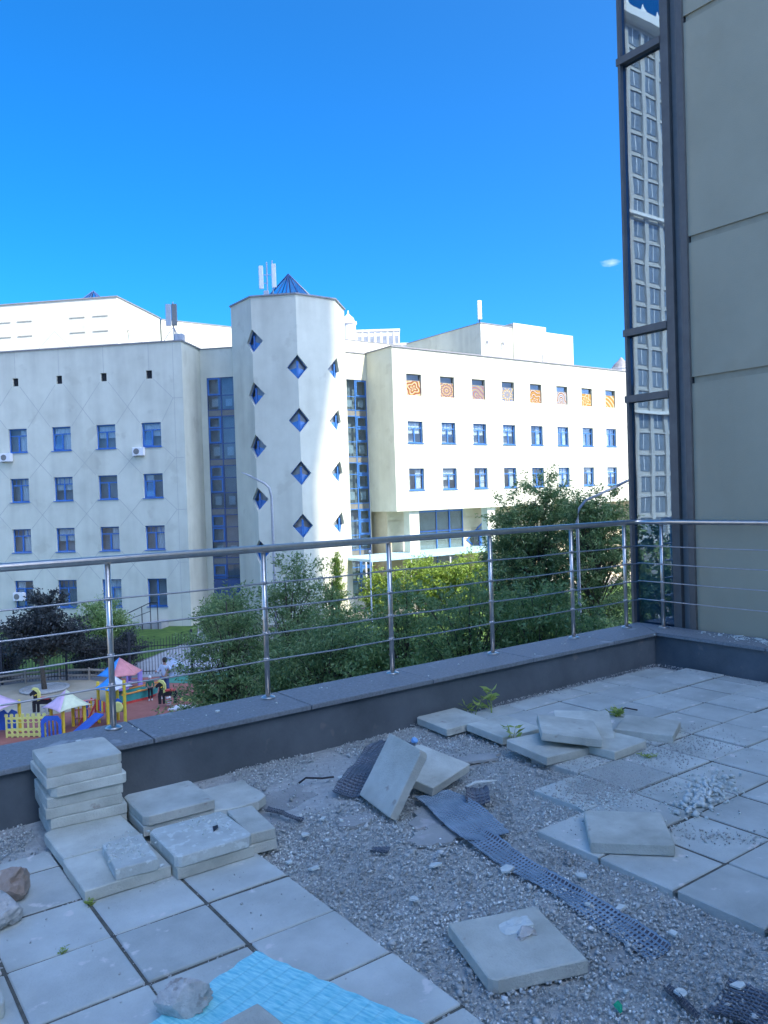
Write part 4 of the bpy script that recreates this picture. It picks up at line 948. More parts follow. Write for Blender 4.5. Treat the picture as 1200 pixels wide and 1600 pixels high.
o = thing('ramp_railing', 'dark metal ramp railing at the foot of the shaded wing', 'railing', (16.6, 52.4, GZ), R(-45))
for x, h in ((0, .9), (1.4, 1.45), (2.0, 1.75), (2.5, 1.75)): obj('post', tube([(x, 0, 0), (x, 0, h)], .03, 8), M['fence'], o)
obj('handrail', tube([(0, 0, .9), (2.0, 0, 1.75), (2.5, 0, 1.75)], .03, 8), M['fence'], o); obj('middle_rail', tube([(0, 0, .5), (2.0, 0, 1.2)], .02, 8), M['fence'], o)
obj('ramp_slab', MB().slab_xz([(-.6, 0), (2.7, 0), (2.7, .45), (2.0, .45)], .05, 1.2), M['path'], o)

# ================================================================== PLAYGROUND (local x to the right, y away from the camera)
PRZ = R(-36.1)
def canopy(parent, z, half, h, mats, rot=0, sag=.12, n=4):
    for k in range(n):
        a0 = rot + 2*math.pi*k/n; a1 = rot + 2*math.pi*(k + 1)/n
        p0 = Vector((half*math.cos(a0), half*math.sin(a0), z)); p1 = Vector((half*math.cos(a1), half*math.sin(a1), z)); top = Vector((0, 0, z + h))
        vs = []; fs = []; m_ = 6
        for i in range(m_ + 1):
            for j in range(m_ + 1 - i):
                f = i/m_; g = j/m_; w = 1 - f - g
                p = top*w + p0*f + p1*g; p = p - Vector((0, 0, sag*(w*(1 - w))*1.2)) + Vector((0, 0, .35*sag*4*f*g)); vs.append(p)
        def ix(i, j): return sum(m_ + 1 - a for a in range(i)) + j
        for i in range(m_):
            for j in range(m_ - i):
                fs.append((ix(i, j), ix(i + 1, j), ix(i, j + 1)))
                if j < m_ - i - 1: fs.append((ix(i + 1, j), ix(i + 1, j + 1), ix(i, j + 1)))
        o = obj('canopy_panel', MB().add(vs, fs), mats[k % len(mats)], parent, smooth=True)
        md = o.modifiers.new('thickness', 'SOLIDIFY'); md.thickness = .015
def post(parent, x, y, h, material=None, r=.06): return obj('post', MB().lathe([(r, 0), (r, h), (r*.7, h + .04)], 10, x, y), material or M['p_yellow'], parent)
# playhouse with tent roof
ph = thing('play_hut', 'yellow posted play hut with a cream and pink tent roof and blue gate', 'play hut', (7.45, 30.25, GZ), PRZ)
for x, y in ((-.62, .1), (.08, -.55), (.62, .05), (-.02, .6)): post(ph, x, y, .95)
canopy(ph, .93, .88, .62, [M['p_cream'], M['p_pink'], M['p_cream'], M['p_pink']], R(-83), .16)
gt = obj('gate', MB().slab_xz([(-.64, .02), (-.54, .02), (-.54, .5), (-.4, .62), (-.1, .62), (-.02, .5), (-.02, .02), (.08, .02), (.08, .62), (-.04, .78), (-.5, .78), (-.64, .62)], -.75, -.7), M['p_blue'], ph)
for x in (-.42, -.28, -.14): obj('gate_bar', box(x - .025, x + .025, -.745, -.705, .04, .615), M['p_blue'], gt)
# yellow scalloped barrier
yb = thing('play_barrier', 'yellow scalloped play barrier of rounded pickets left of the play hut', 'barrier', (6.1, 30.5, GZ), PRZ)
obj('top_rail', box(-.72, .72, -.03, .03, .66, .74), M['p_lemon'], yb); obj('bottom_rail', box(-.72, .72, -.03, .03, .06, .14), M['p_lemon'], yb); obj('middle_rail', box(-.72, .72, -.028, .028, .28, .33), M['p_lemon'], yb)
for k in range(8):
    x = -.68 + k*1.36/7; n = 10
    obj('picket', MB().slab_xz([(x - .035, .02), (x + .035, .02), (x + .035, .74), (x + .07, .80), (x + .045, .87), (x - .045, .87), (x - .07, .80), (x - .035, .74)], -.045, -.031), M['p_lemon'], yb)
for k in range(7):
    x = -.68 + (k + .5)*1.36/7; n = 12
    for zc in (.62, .2):
        ring = MB(); ring.tube([(x + .075*math.cos(2*math.pi*i/n), -.04, zc + .075*math.sin(2*math.pi*i/n)) for i in range(n + 1)], .016, 5, False); obj('ring', ring, M['p_lemon'], yb)
# hut cut by the left picture edge
lh = thing('play_hut', 'yellow posted play hut with pink and pale cyan roof cut by the picture edge', 'play hut', (5.2, 31.35, GZ), PRZ)
for x, y in ((.1, -.95), (.68, .55), (-.9, -.2), (-.4, .9)): post(lh, x, y, 1.15)
canopy(lh, 1.12, 1.0, .55, [M['p_pink'], M['p_cyan']], R(-60), .16)
obj('side_panel', MB().slab_xz([(-.1, .1), (.62, .1), (.62, .75), (.4, .85), (.26, .7), (.12, .85), (-.1, .75)], .52, .56), M['p_blue'], lh)
# climbing frame with bars and slide
cf = thing('climbing_frame', 'yellow posted climbing frame with blue white roof, red bars and blue slide', 'climbing frame', (9.05, 30.0, GZ), PRZ)
for x, y, h in ((-.62, .2, 1.55), (-.05, -.45, 1.45), (.5, -.2, 1.65), (-.02, .55, 1.5)): post(cf, x, y, h)
canopy(cf, 1.38, .72, .52, [M['white'], M['p_sky'], M['p_pink'], M['p_sky']], R(-70), .12)
obj('deck', MB().prism([(-.62, .2), (-.05, -.45), (.5, -.2), (-.02, .55)], .52, .58), M['wood'], cf)
obj('slide', MB().add([(-.5, -.5, .6), (-.1, -.75, .6), (-.75, -1.35, .06), (-1.15, -1.1, .06), (-.5, -.5, .55), (-.1, -.75, .55), (-.75, -1.35, .02), (-1.15, -1.1, .02)], [(0, 1, 2, 3), (7, 6, 5, 4), (0, 4, 5, 1), (1, 5, 6, 2), (2, 6, 7, 3), (3, 7, 4, 0)]), M['p_blue'], cf)
for k in range(6):
    x = -.72 - .16*k; obj('rung_bar', tube([(x, .15, .05), (x, .15, .95 - .03*k)], .035, 8), [M['p_red'], M['p_yellow'], M['p_blue']][k % 3], cf)
for z in (.3, .62, .92): obj('cross_bar', tube([(-.62, .15, z), (-1.62, .15, z - .08)], .035, 8), M['p_coral'], cf)
obj('ladder_side', tube([(-1.0, -.2, 0), (-.62, .1, .95)], .035, 8), M['p_red'], cf); obj('ladder_side', tube([(-1.3, -.05, 0), (-.9, .3, .95)], .035, 8), M['p_red'], cf)
for k in range(5):
    x = -.55 + .1*k; obj('balustrade_bar', MB().box(x - .03, x + .03, -.14 - .1*k - .02, -.14 - .1*k + .02, .6, 1.0), [M['p_yellow'], M['p_red'], M['p_blue']][k % 3], cf)
obj('play_panel', MB().slab_xz([(.12, .62), (.42, .62), (.42, .95), (.27, 1.05), (.12, .95)], -.3, -.27), M['p_blue'], cf); obj('wheel', MB().lathe([(.16, 0), (.2, .02), (.2, .05), (.16, .07)], 16), M['p_lemon'], cf, (.3, -.36, .75), (R(90), 0, 0))
# parasol of the sand table
pa = thing('play_parasol', 'low play parasol with white, blue and coral panels behind the climbing frame', 'parasol', (10.36, 33.25, GZ), PRZ)
obj('post', tube([(0, 0, 0), (0, 0, 1.75)], .05, 10), M['wood'], pa); canopy(pa, 1.2, .92, .66, [M['p_coral'], M['p_orange'], M['white'], M['white'], M['p_sky'], M['p_coral']], R(-32), .05, 6)
obj('table', MB().lathe([(.3, .5), (.34, .52), (.34, .56), (.3, .58)], 16), M['p_purple'], pa)
pc = thing('play_cube', 'purple play cube with round holes behind the parasol', 'play cube', (11.6, 35.2, GZ), PRZ)
for x in (-.25, .25): obj('side', box(x - .03, x + .03, -.25, .25, 0, .7), M['p_purple'], pc)
obj('top', box(-.3, .3, -.28, .28, .703, .76), M['p_purple'], pc); obj('shelf', box(-.22, .22, -.24, .24, .3, .35), M['p_pink'], pc)
# play boat
bt = thing('play_boat', 'teal wooden play boat with orange gunwales and a red keel line', 'play boat', (11.05, 33.05, GZ), R(12))
def hull(z0, z1, k0, k1):
    up = [(-1.0, -.38), (.3, -.36), (.75, -.18), (1.0, 0), (.75, .18), (.3, .36), (-1.0, .38)]
    lo = [(x*k0 if x > 0 else x*.97, y*k0) for x, y in up]; hi = [(x*k1 if x > 0 else x, y*k1) for x, y in up]; n = 7
    return MB().add([(x, y, z0) for x, y in lo] + [(x, y, z1) for x, y in hi], [(i, (i+1) % n, n+(i+1) % n, n+i) for i in range(n)] + [tuple(range(n-1, -1, -1))])
obj('hull', hull(.12, .42, .85, 1.0), M['p_teal'], bt); obj('keel', hull(.0, .115, .78, .84), M['p_red'], bt)
obj('gunwale', tube([(-1.0, -.39, .45), (.3, -.37, .46), (.75, -.19, .5), (1.02, 0, .56), (.75, .19, .5), (.3, .37, .46), (-1.0, .39, .45)], .035, 8), M['p_orange'], bt)
for x in (-.5, .2): obj('bench', box(x - .1, x + .1, -.33, .33, .3, .34), M['p_yellow'], bt)
obj('deck', MB().prism([(-.95, -.33), (.28, -.31), (.7, -.15), (.9, 0), (.7, .15), (.28, .31), (-.95, .33)], .13, .16), M['p_teal'], bt)
def spring_horse(label, loc, rz):
    o = thing('spring_rider', label, 'spring rider', loc, rz, 'horse shaped spring riders')
    sp_ = MB(); sp_.tube([(.09*math.cos(t*.9), .09*math.sin(t*.9), .02 + .013*t) for t in range(26)], .014, 5); obj('spring', sp_, M['grey_metal'], o)
    obj('body', MB().slab_xz([(-.42, .5), (-.2, .44), (.2, .44), (.36, .5), (.3, .64), (-.1, .6), (-.36, .66)], -.05, .05), M['black'], o)
    obj('head', MB().slab_xz([(-.36, .6), (-.2, .56), (-.18, .8), (-.22, .98), (-.34, 1.02), (-.52, .86), (-.48, .76), (-.36, .82)], -.04, .04), M['black'], o)
    obj('mane', MB().slab_xz([(-.2, .56), (-.1, .6), (-.1, .9), (-.2, 1.06), (-.36, 1.1), (-.44, 1.03), (-.32, 1.0), (-.2, .9)], -.052, .052), M['p_lemon'], o)
    for x, w in ((-.36, .1), (-.2, .08), (.26, .1)): obj('leg_panel', MB().slab_xz([(x - w/2, .12), (x + w/2, .12), (x + w*.6, .48), (x - w*.6, .48)], -.04, .04), M['black'], o)
    obj('tail', MB().slab_xz([(.34, .55), (.5, .66), (.54, .5), (.46, .3), (.42, .45)], -.03, .03), M['black'], o); obj('seat', MB().cbox(-.12, .26, -.12, .12, .645, .70, .02), M['p_red'], o)
    obj('handle', tube([(-.24, -.2, .82), (-.24, .2, .82)], .02, 6), M['p_yellow'], o)
spring_horse('black and yellow spring rider horse in front of the standing adult', (11.55, 30.95, GZ + .03), PRZ)
spring_horse('black and yellow spring rider horse behind the yellow barrier', (7.3, 33.2, GZ + .03), PRZ)
# log rail round the sand
lr = thing('sand_area_rail', 'curved low wooden rail around the sandy play area', 'rail', (8.2, 38.3, GZ), 0)
arc = [(-3.2, 1.2), (-1.6, 1.55), (-.2, 1.5), (1.2, 1.0), (2.3, .1), (3.0, -.9)]
obj('rail_log', tube([(x, y, .5) for x, y in arc], .06, 8), M['wood'], lr, smooth=True); obj('rail_log', tube([(x, y, .25) for x, y in arc], .05, 8), M['wood'], lr, smooth=True)
for x, y in arc: obj('post', tube([(x, y - .07, 0), (x, y - .07, .62)], .05, 8), M['wood'], lr)
bd = tag(obj('ground_board', MB().prism([(-.75, -.2), (.7, -.35), (.75, .3), (-.55, .42)], 0, .06), M['white'], None, (12.0, 30.1, GZ + .03), (0, 0, PRZ)), 'pale flat board lying on the red rubber by the dark tree', 'board')

# ================================================================== PEOPLE
def body(name, verts, edges, parent, material, root=0):
    me = bpy.data.meshes.new(name); me.from_pydata([v[0] for v in verts], edges, []); me.update()
    o = mobj(name, me, parent); me.materials.append(material)
    md = o.modifiers.new('skin', 'SKIN'); md.use_smooth_shade = True
    lay = me.skin_vertices[0].data if me.skin_vertices else None
    for i, v in enumerate(verts):
        r = v[1]; rr = r if isinstance(r, tuple) else (r, r); lay[i].radius = rr; lay[i].use_root = (i == root)
    sb = o.modifiers.new('sub', 'SUBSURF'); sb.levels = 1; sb.render_levels = 2
    return o
def person(label, loc, rz, H, colours, arms, lean=0):
    s = H/1.7; o = thing('person', label, 'person', loc, rz)
    k = lambda x, y, z: (x*s, y*s, z*s)
    V = [(k(0, 0, .93), (.15*s, .11*s)), (k(0, 0, 1.15), (.135*s, .10*s)), (k(0, 0, 1.36), (.17*s, .11*s)), (k(0, 0, 1.47), .055*s), (k(0, -.01, 1.54), .06*s), (k(0, -.02, 1.62), .092*s), (k(0, -.01, 1.69), .07*s)]
    E_ = [(0, 1), (1, 2), (2, 3), (3, 4), (4, 5), (5, 6)]
    for sx, fy in ((-1, -.06), (1, .07)):
        b = len(V); V += [(k(.09*sx, 0, .86), .09*s), (k(.10*sx, fy*.5, .48), .062*s), (k(.10*sx, fy, .08), .042*s), (k(.11*sx, fy - .13, .035), .035*s)]
        E_ += [(0, b), (b, b + 1), (b + 1, b + 2), (b + 2, b + 3)]
    for sx, (el, hd) in zip((-1, 1), arms):
        b = len(V); V += [(k(.19*sx, 0, 1.38), .058*s), (k(*el), .045*s), (k(*hd), .034*s)]
        h = Vector(hd); d = (Vector(hd) - Vector(el)).normalized(); V.append((k(*(h + d*.09)), (.04*s, .02*s)))
        E_ += [(2, b), (b, b + 1), (b + 1, b + 2), (b + 2, b + 3)]
    body('body', V, E_, o, M['skin'])
    tr = [(k(0, 0, .95), (.16*s, .12*s))]; te = []
    for sx, fy in ((-1, -.06), (1, .07)):
        b = len(tr); tr += [(k(.09*sx, 0, .86), .1*s), (k(.10*sx, fy*.5, .48), .075*s), (k(.10*sx, fy, .12), .06*s)]; te += [(0, b), (b, b + 1), (b + 1, b + 2)]
    body('trousers', tr, te, o, colours[1])
    tp = [(k(0, 0, .9), (.17*s, .13*s)), (k(0, 0, 1.15), (.155*s, .12*s)), (k(0, 0, 1.37), (.185*s, .12*s)), (k(0, 0, 1.45), .07*s)]; te = [(0, 1), (1, 2), (2, 3)]
    for sx, (el, hd) in zip((-1, 1), arms):
        b = len(tp); e1 = Vector(el); h1 = Vector(hd); w = e1 + (h1 - e1)*.85
        tp += [(k(.19*sx, 0, 1.38), .07*s), (k(*el), .058*s), (k(*w), .045*s)]; te += [(2, b), (b, b + 1), (b + 1, b + 2)]
    body('top', tp, te, o, colours[0])
    hv = MB(); n = 12
    hv.lathe([(.05*s, 1.755*s), (.085*s, 1.73*s), (.105*s, 1.67*s), (.108*s, 1.60*s), (.10*s, 1.56*s)], n, 0, .012*s)
    obj('hair', hv, colours[2], o, smooth=True)
    obj('nose', MB().add([k(-.015, -.105, 1.60), k(.015, -.105, 1.60), k(0, -.132, 1.60), k(0, -.105, 1.645)], [(0, 1, 2), (0, 2, 3), (1, 3, 2), (0, 3, 1)]), M['skin'], o)
    for sx in (-1, 1): obj('shoe', MB().cbox(.10*sx*s - .045*s, .10*sx*s + .045*s, (-.2 if sx < 0 else -.07)*s, (.04 if sx < 0 else .17)*s, 0, .075*s, .02*s), colours[3], o)
    return o
per = person('adult in blue jeans and pale top holding a light blue sheet over the shoulders', (11.95, 32.35, GZ + .03), R(-66), 1.68, (M['cloth'], M['jeans'], M['hair'], M['white']),
             [((-.3, -.1, 1.12), (-.22, -.3, 1.2)), ((.34, .05, 1.2), (.5, -.02, 1.42))])
# the sheet streams out to the right
vs = []; fs = []; nu, nv = 14, 12
for i in range(nu + 1):
    for j in range(nv + 1):
        u, v = i/nu, j/nv
        x = -.16 + u*1.0; z = 1.74 - .10*u - v*(.95 - .25*u) - .5*u*u*(.5 - v)*1.0
        y = .10*math.sin(5*u + 3*v) + .07*math.sin(9*v + 2*u) + .10*(1 - u)
        vs.append((x, y, z))
for i in range(nu):
    for j in range(nv):
        a = i*(nv + 1) + j; fs.append((a, a + 1, a + nv + 2, a + nv + 1))
sh = obj('cloth_sheet', MB().add(vs, fs), M['cloth'], None, (11.98, 32.3, GZ + .03), (0, 0, PRZ), True)
md = sh.modifiers.new('thickness', 'SOLIDIFY'); md.thickness = .012
tag(sh, 'light blue sheet streaming from the shoulders of the adult on the playground', 'sheet')
person('small child in a green jacket and dark trousers beside the play boat', (11.35, 32.5, GZ + .03), R(-20), 1.0, (M['jacket'], M['dark_cloth'], M['white'], M['white']),
       [((-.26, -.05, 1.1), (-.25, -.15, .9)), ((.26, -.05, 1.1), (.25, -.15, .9))])

# ================================================================== LOOSE PAVERS ON THE TERRACE
SS, ST = .388, .053
def slab_mesh(w, d, t, seed, poly=None, rough=.0022):
    """concrete slab with slightly chipped edges"""
    q = random.Random(seed); mb = MB()
    if poly is None:
        poly = []
        for (x0, y0), (x1, y1) in zip([(-w/2, -d/2), (w/2, -d/2), (w/2, d/2), (-w/2, d/2)], [(w/2, -d/2), (w/2, d/2), (-w/2, d/2), (-w/2, -d/2)]):
            for k in range(5):
                f = (0, .07, .35, .65, .93)[k]; j = q.uniform(0, rough) if k else rough*1.6
                nx_, ny_ = -(x0 + (x1 - x0)*f), -(y0 + (y1 - y0)*f); l = math.hypot(nx_, ny_)
                poly.append((x0 + (x1 - x0)*f + nx_/l*j, y0 + (y1 - y0)*f + ny_/l*j))
        for cnr in range(4):                              # a knocked off corner here and there
            if q.random() < .28:
                i = cnr*5; x, y = poly[i]; e = q.uniform(.008, .022); poly[i] = (x - math.copysign(e*.6, x), y - math.copysign(e*.45, y))
    n = len(poly); c = .004
    def ins(d_): return [(x*(1 - d_/max(.03, math.hypot(x, y))), y*(1 - d_/max(.03, math.hypot(x, y)))) for x, y in poly]
    lo, hi = ins(.001), ins(c + .002)
    vs = [(x, y, 0) for x, y in ins(.003)] + [(x, y, .004) for x, y in poly] + [(x, y, t - c) for x, y in poly] + [(x, y, t) for x, y in hi]
    fs = [tuple(range(n - 1, -1, -1)), tuple(range(3*n, 4*n))]
    for r in range(3): fs += [(r*n + i, r*n + (i + 1) % n, (r + 1)*n + (i + 1) % n, (r + 1)*n + i) for i in range(n)]
    return mb.add(vs, fs)
SG2 = 'loose concrete pavers lying on the terrace'
_ns = [0]
def slab(label, a, b, z, yaw, tilt=(0, 0), w=SS, d=SS, t=ST, poly=None, material=None, group=SG2):
    _ns[0] += 1
    o = obj('loose_paver', slab_mesh(w, d, t, 300 + _ns[0], poly), material or M['slab'], None, (a, b, z), (R(tilt[0]), R(tilt[1]), R(yaw)))
    return tag(o, label, 'paver', group)
names = ['lowest', 'second from the bottom', 'third from the bottom', 'middle one', 'third from the top', 'second from the top', 'topmost']
q = random.Random(3)
for k in range(7):
    slab(f'square concrete paver, {names[k]} of the seven paver stack by the parapet', 1.175 + q.uniform(-.018, .018) - .004*k, 4.495 + q.uniform(-.015, .015), .002 + .0545*k, -3 + q.uniform(-3, 3), material=M['slab'])
slab('lower paver of the tidy pair beside the tall stack', 1.552, 4.235, .0, -2.5); slab('upper paver of the tidy pair beside the tall stack', 1.552, 4.225, .0545, -2.0)
slab('single broken cornered paver lying on the gravel behind the two pairs', 1.905, 4.19, -.012, -4, poly=[(-.19, -.16), (-.03, -.19), (.10, -.175), (.165, -.12), (.17, -.02), (.15, .1), (.16, .19), (-.19, .19)])
slab('lower paver of the dusty pair in front', 1.505, 3.675, .0, -.5); slab('upper paver of the dusty pair, with crumbs and a dark leaf on top', 1.503, 3.67, .0545, -1.2, material=M['slab_dusty'])
slab('lower half paver behind the dusty pair at the gravel edge', 1.785, 3.69, -.012, -6, w=.15, d=.36); slab('upper half paver behind the dusty pair at the gravel edge', 1.780, 3.685, .0425, -7, w=.14, d=.35)
slab('flat paver directly in front of the tall stack', 1.12, 4.135, .001, .2)
slab('flat paver carrying the plaster dusted half paver', 1.112, 3.735, .001, -.6)
slab('half paver thick with white plaster dust, on the front flat paver', 1.163, 3.70, .0545, -6, w=.19, d=.325, material=M['slab_dusty'])
# right hand group
slab('flat paver lying alone beside the parapet, first of the far group', 3.867, 4.53, -.012, -2.5, (1, -1)); slab('flat paver left of the crossed pile in the far group', 4.01, 4.115, -.010, -2, (1.5, 1))
slab('tilted paver at the front of the crossed pile, pale dusty top', 3.875, 3.59, .012, -2, (3, 2.5)); slab('paver under the right side of the crossed pile', 4.255, 3.405, .002, 4, (0, 1))
slab('paver lying diagonally on top of the crossed pile', 4.06, 3.565, .095, -42, (2, 7)); slab('paver leaning at the back of the crossed pile', 4.33, 3.66, .045, -46, (12, 0))
slab('bluish paver lying right of the crossed pile on the laid paving', 4.74, 3.425, .002, -64, (0, 1))
slab('pale paver lying diagonally across the laid paving at the gravel edge', 3.215, 2.46, .003, -45.3, (0, 0)); p11 = slab('big paver alone on the gravel with crumbled mortar on it', 2.095, 2.126, -.016, -18, (1, 1))
slab('buried paver corner showing at the lower picture edge in the gravel', 1.925, 1.385, -.047, 9, (2, 1))
slab('paver end showing at the left picture edge', .30, 3.12, .002, -2)
slab('brown grey paver corner lying on the blue foam board', 1.03, 2.19, .045, 7, (0, 0), .22, .24)
# standing paver leaning on the tilted one
def oriented(label, P, U, V, t=ST, material=None):
    """slab with one corner at P, edges along unit vectors U and V"""
    U = Vector(U).normalized(); V = Vector(V) - U*Vector(V).dot(U); V.normalize(); N = U.cross(V)
    o = obj('loose_paver', slab_mesh(SS, SS, t, 777), material or M['slab'], None)
    mt4 = Matrix.Identity(4); c = Vector(P) + U*SS/2 + V*SS/2
    for i in range(3): mt4[i][0], mt4[i][1], mt4[i][2], mt4[i][3] = U[i], V[i], N[i], c[i]
    o.matrix_world = mt4; return tag(o, label, 'paver', SG2)
oriented('paver standing on edge and leaning against its tilted neighbour', (2.556, 3.772, -.018), (-.066, -.39, 0.0), (.21, -.02, .325), ST)
oriented('paver tilted on the drainage mesh behind the leaning one', (2.83, 3.50, .0), (.40, .10, .035), (-.10, .385, .06), ST)

# mortar crust on the lone paver; flat mortar patches on the gravel
def lump(name, label, cat, loc, size, seed, material, n=2, amp=.35, flat=.6, group=None, ang=True, rz=0):
    bm = bmesh.new(); bmesh.ops.create_icosphere(bm, subdivisions=n, radius=1)
    q = random.Random(seed); off = Vector((q.uniform(0, 50), q.uniform(0, 50), q.uniform(0, 50)))
    for v in bm.verts:
        d = v.co.normalized(); s = 1 + amp*mnoise.noise(d*1.7 + off) + amp*.5*mnoise.noise(d*4 + off) + amp*.25*mnoise.noise(d*9 + off) + amp*.26*mnoise.noise(d*22 + off)
        # broken faces: clamp against a few random planes
        p = d*s
        for k in range(5):
            qn = Vector((math.sin(seed*1.3 + k*2.1), math.cos(seed*.7 + k*1.7), math.sin(seed*2.1 + k*.9))).normalized(); h = .72 + .1*math.sin(seed + k)
            dd = p.dot(qn)
            if ang and dd > h: p = p - qn*(dd - h)*.85
        v.co = Vector((p.x*size[0], p.y*size[1], max(p.z, -flat)*size[2]))
    me = bpy.data.meshes.new(name); bm.to_mesh(me); bm.free(); me.materials.append(material)
    o = mobj(name, me, None, (loc[0], loc[1], loc[2] + flat*size[2]), (0, 0, rz)); return tag(o, label, cat, group)
lump('mortar_lump', 'crumbled mortar crust on the lone gravel paver', 'mortar', (2.18, 2.185, .036), (.085, .055, .012), 4, M['plasterchip'], 3, .6, .4)
lump('mortar_lump', 'dark mortar crumb beside the crust on the lone gravel paver', 'mortar', (2.155, 2.13, .036), (.05, .028, .02), 9, M['rock'], 3, .7, .4)
lump('rock', 'grey pitted concrete rock sitting on the blue foam board', 'rock', (.955, 2.53, .032), (.088, .062, .066), 12, M['rock'], 5, .34, .62, None, True, R(-20))
lump('rock', 'brown grey rubble rock at the left picture edge, the upper of two', 'rock', (.655, 3.83, .0), (.12, .09, .085), 21, M['rock_brown'], 4, .3, .62, None, True, R(15))
lump('rock', 'grey rubble rock at the left picture edge, the lower of two', 'rock', (.60, 3.62, .0), (.095, .075, .075), 27, M['rock'], 4, .3, .62, None, True, R(60))
def patch(label, a, b, rx_, ry_, seed, z=-.022, rz=0):
    pts = blob(0, 0, rx_, ry_, 22, .22, seed); o = obj('mortar_patch', MB().prism(pts, -.01, .004), M['screed'], None, (a, b, z), (0, 0, rz)); return tag(o, label, 'mortar patch', 'flat mortar patches on the gravel')
patch('pale mortar patch in the gravel in front of the leaning paver', 2.53, 3.12, .13, .10, 3, -.016); patch('pale mortar patch under the leaning paver', 2.68, 3.32, .17, .10, 5, -.018, .6)
patch('mortar patch left of the leaning paver foot', 2.33, 3.55, .10, .07, 6, -.018); patch('mortar patch between the far group and the leaning paver', 3.5, 3.85, .16, .07, 8, -.014, -.3)

# ================================================================== DRAINAGE MESH
def mesh_strip(label, path, width, cell, seed, wave=.02, sheet_mat=None, dz=.0, roll=0):
    """plastic lattice draped along a path of (a, b, z)"""
    P = [Vector(p) for p in path]; d = [0]
    for p0, p1 in zip(P[:-1], P[1:]): d.append(d[-1] + (p1 - p0).length)
    nu = max(2, int(d[-1]/cell)); nv = max(2, int(width/cell)); q = random.Random(seed)
    vs = []; fs = []
    def at(s):
        for k in range(len(P) - 1):
            if s <= d[k + 1] or k == len(P) - 2:
                f = (s - d[k])/(d[k + 1] - d[k]); f = f*f*(3 - 2*f)*.5 + f*.5
                return P[k].lerp(P[k + 1], f)
    for i in range(nu + 1):
        s = d[-1]*i/nu; p = at(s); p2 = at(min(d[-1], s + .05)); p1 = at(max(0, s - .05)); t = (p2 - p1); t.z = 0; t.normalize(); n = Vector((-t.y, t.x, 0))
        for j in range(nv + 1):
            v = j/nv - .5; w = width*(1 + .12*math.sin(i*.13 + seed))
            e = 2*abs(v)
            z = wave*(mnoise.noise((p.x*5 + v*2, p.y*5, seed)) ) + .010*e**3*(1 + .6*math.sin(i*.21 + seed)) + roll*v
            jag = .012*mnoise.noise((i*.6, j*1.0, seed)) if j in (0, nv) else 0
            vs.append(p + n*(v*w + jag) + Vector((0, 0, z + dz)))
    for i in range(nu):
        for j in range(nv):
            a = i*(nv + 1) + j; fs.append((a, a + 1, a + nv + 2, a + nv + 1))
    # lattice: every quad keeps a hole, bars raised alternately
    mb = MB(); hole = .26
    for f in fs:
        c = sum((vs[k] for k in f), Vector())/4; o4 = [vs[k] for k in f]; up = Vector((0, 0, .004))
        i4 = [c + (p - c)*(1 - hole*1.05) for p in o4]; o4u = [p + up*(1.2 if (k % 2) else .2) for k, p in enumerate(o4)]
        b4 = len(mb.v); mb.add(o4u + [p - up*.6 for p in i4], [(0, 1, 5, 4), (1, 2, 6, 5), (2, 3, 7, 6), (3, 0, 4, 7)])
    o = obj('drainage_mesh', mb, sheet_mat or M['mesh'], None)
    sh_ = MB(); dn = Vector((0, 0, .005))
    for f in fs:
        c = sum((vs[k] for k in f), Vector())/4; sh_.add([c + (vs[k] - c)*.80 - dn for k in f] + [c - dn*1.8], [(0, 1, 4), (1, 2, 4), (2, 3, 4), (3, 0, 4)])
    ch_ = obj('dimples', sh_, M['dimple'], o); ch_['kind'] = 'stuff'
    return tag(o, label, 'drainage mesh', 'black plastic drainage mesh on the gravel')
mesh_strip('black drainage mesh poking out left of the leaning paver', [(2.50, 3.83, .0), (2.72, 4.02, .035), (2.95, 4.2, .03), (3.3, 4.45, .0)], .24, .026, 3, .03)
mesh_strip('wide drainage mesh sheet emerging from under the leaning paver', [(2.86, 3.55, -.004), (2.82, 3.36, .002), (2.75, 3.1, .002), (2.69, 2.9, -.004)], .25, .0185, 5, .012, M['mesh_worn'])
mesh_strip('long narrow drainage mesh strip running across the gravel', [(2.66, 2.96, -.002), (2.63, 2.75, -.008), (2.60, 2.5, -.012), (2.585, 2.25, -.016), (2.56, 2.0, -.026), (2.53, 1.8, -.038)], .12, .0175, 7, .006, M['mesh_worn'], .0, .02)
mesh_strip('black drainage mesh corner at the lower right picture edge', [(2.45, 1.52, -.022), (2.47, 1.43, -.012), (2.49, 1.3, -.010), (2.5, 1.15, -.012)], .22, .021, 9, .010)
mesh_strip('thin torn edge of drainage mesh in the gravel near the lower right corner', [(2.36, 1.66, -.024), (2.32, 1.58, -.018), (2.30, 1.5, -.02)], .025, .012, 13, .003)
mesh_strip('scrap of drainage mesh by the broken cornered paver', [(2.02, 3.98, -.014), (2.06, 3.88, -.008), (2.1, 3.72, -.014)], .035, .015, 15, .006)
mesh_strip('small dark scrap of drainage mesh in the middle of the gravel', [(2.19, 3.2, -.016), (2.24, 3.12, -.008)], .05, .015, 17, .006)
mesh_strip('upturned flap of drainage mesh behind the tilted paver', [(3.1, 3.43, .0), (3.02, 3.33, .03), (2.95, 3.25, .0)], .12, .022, 19, .02)
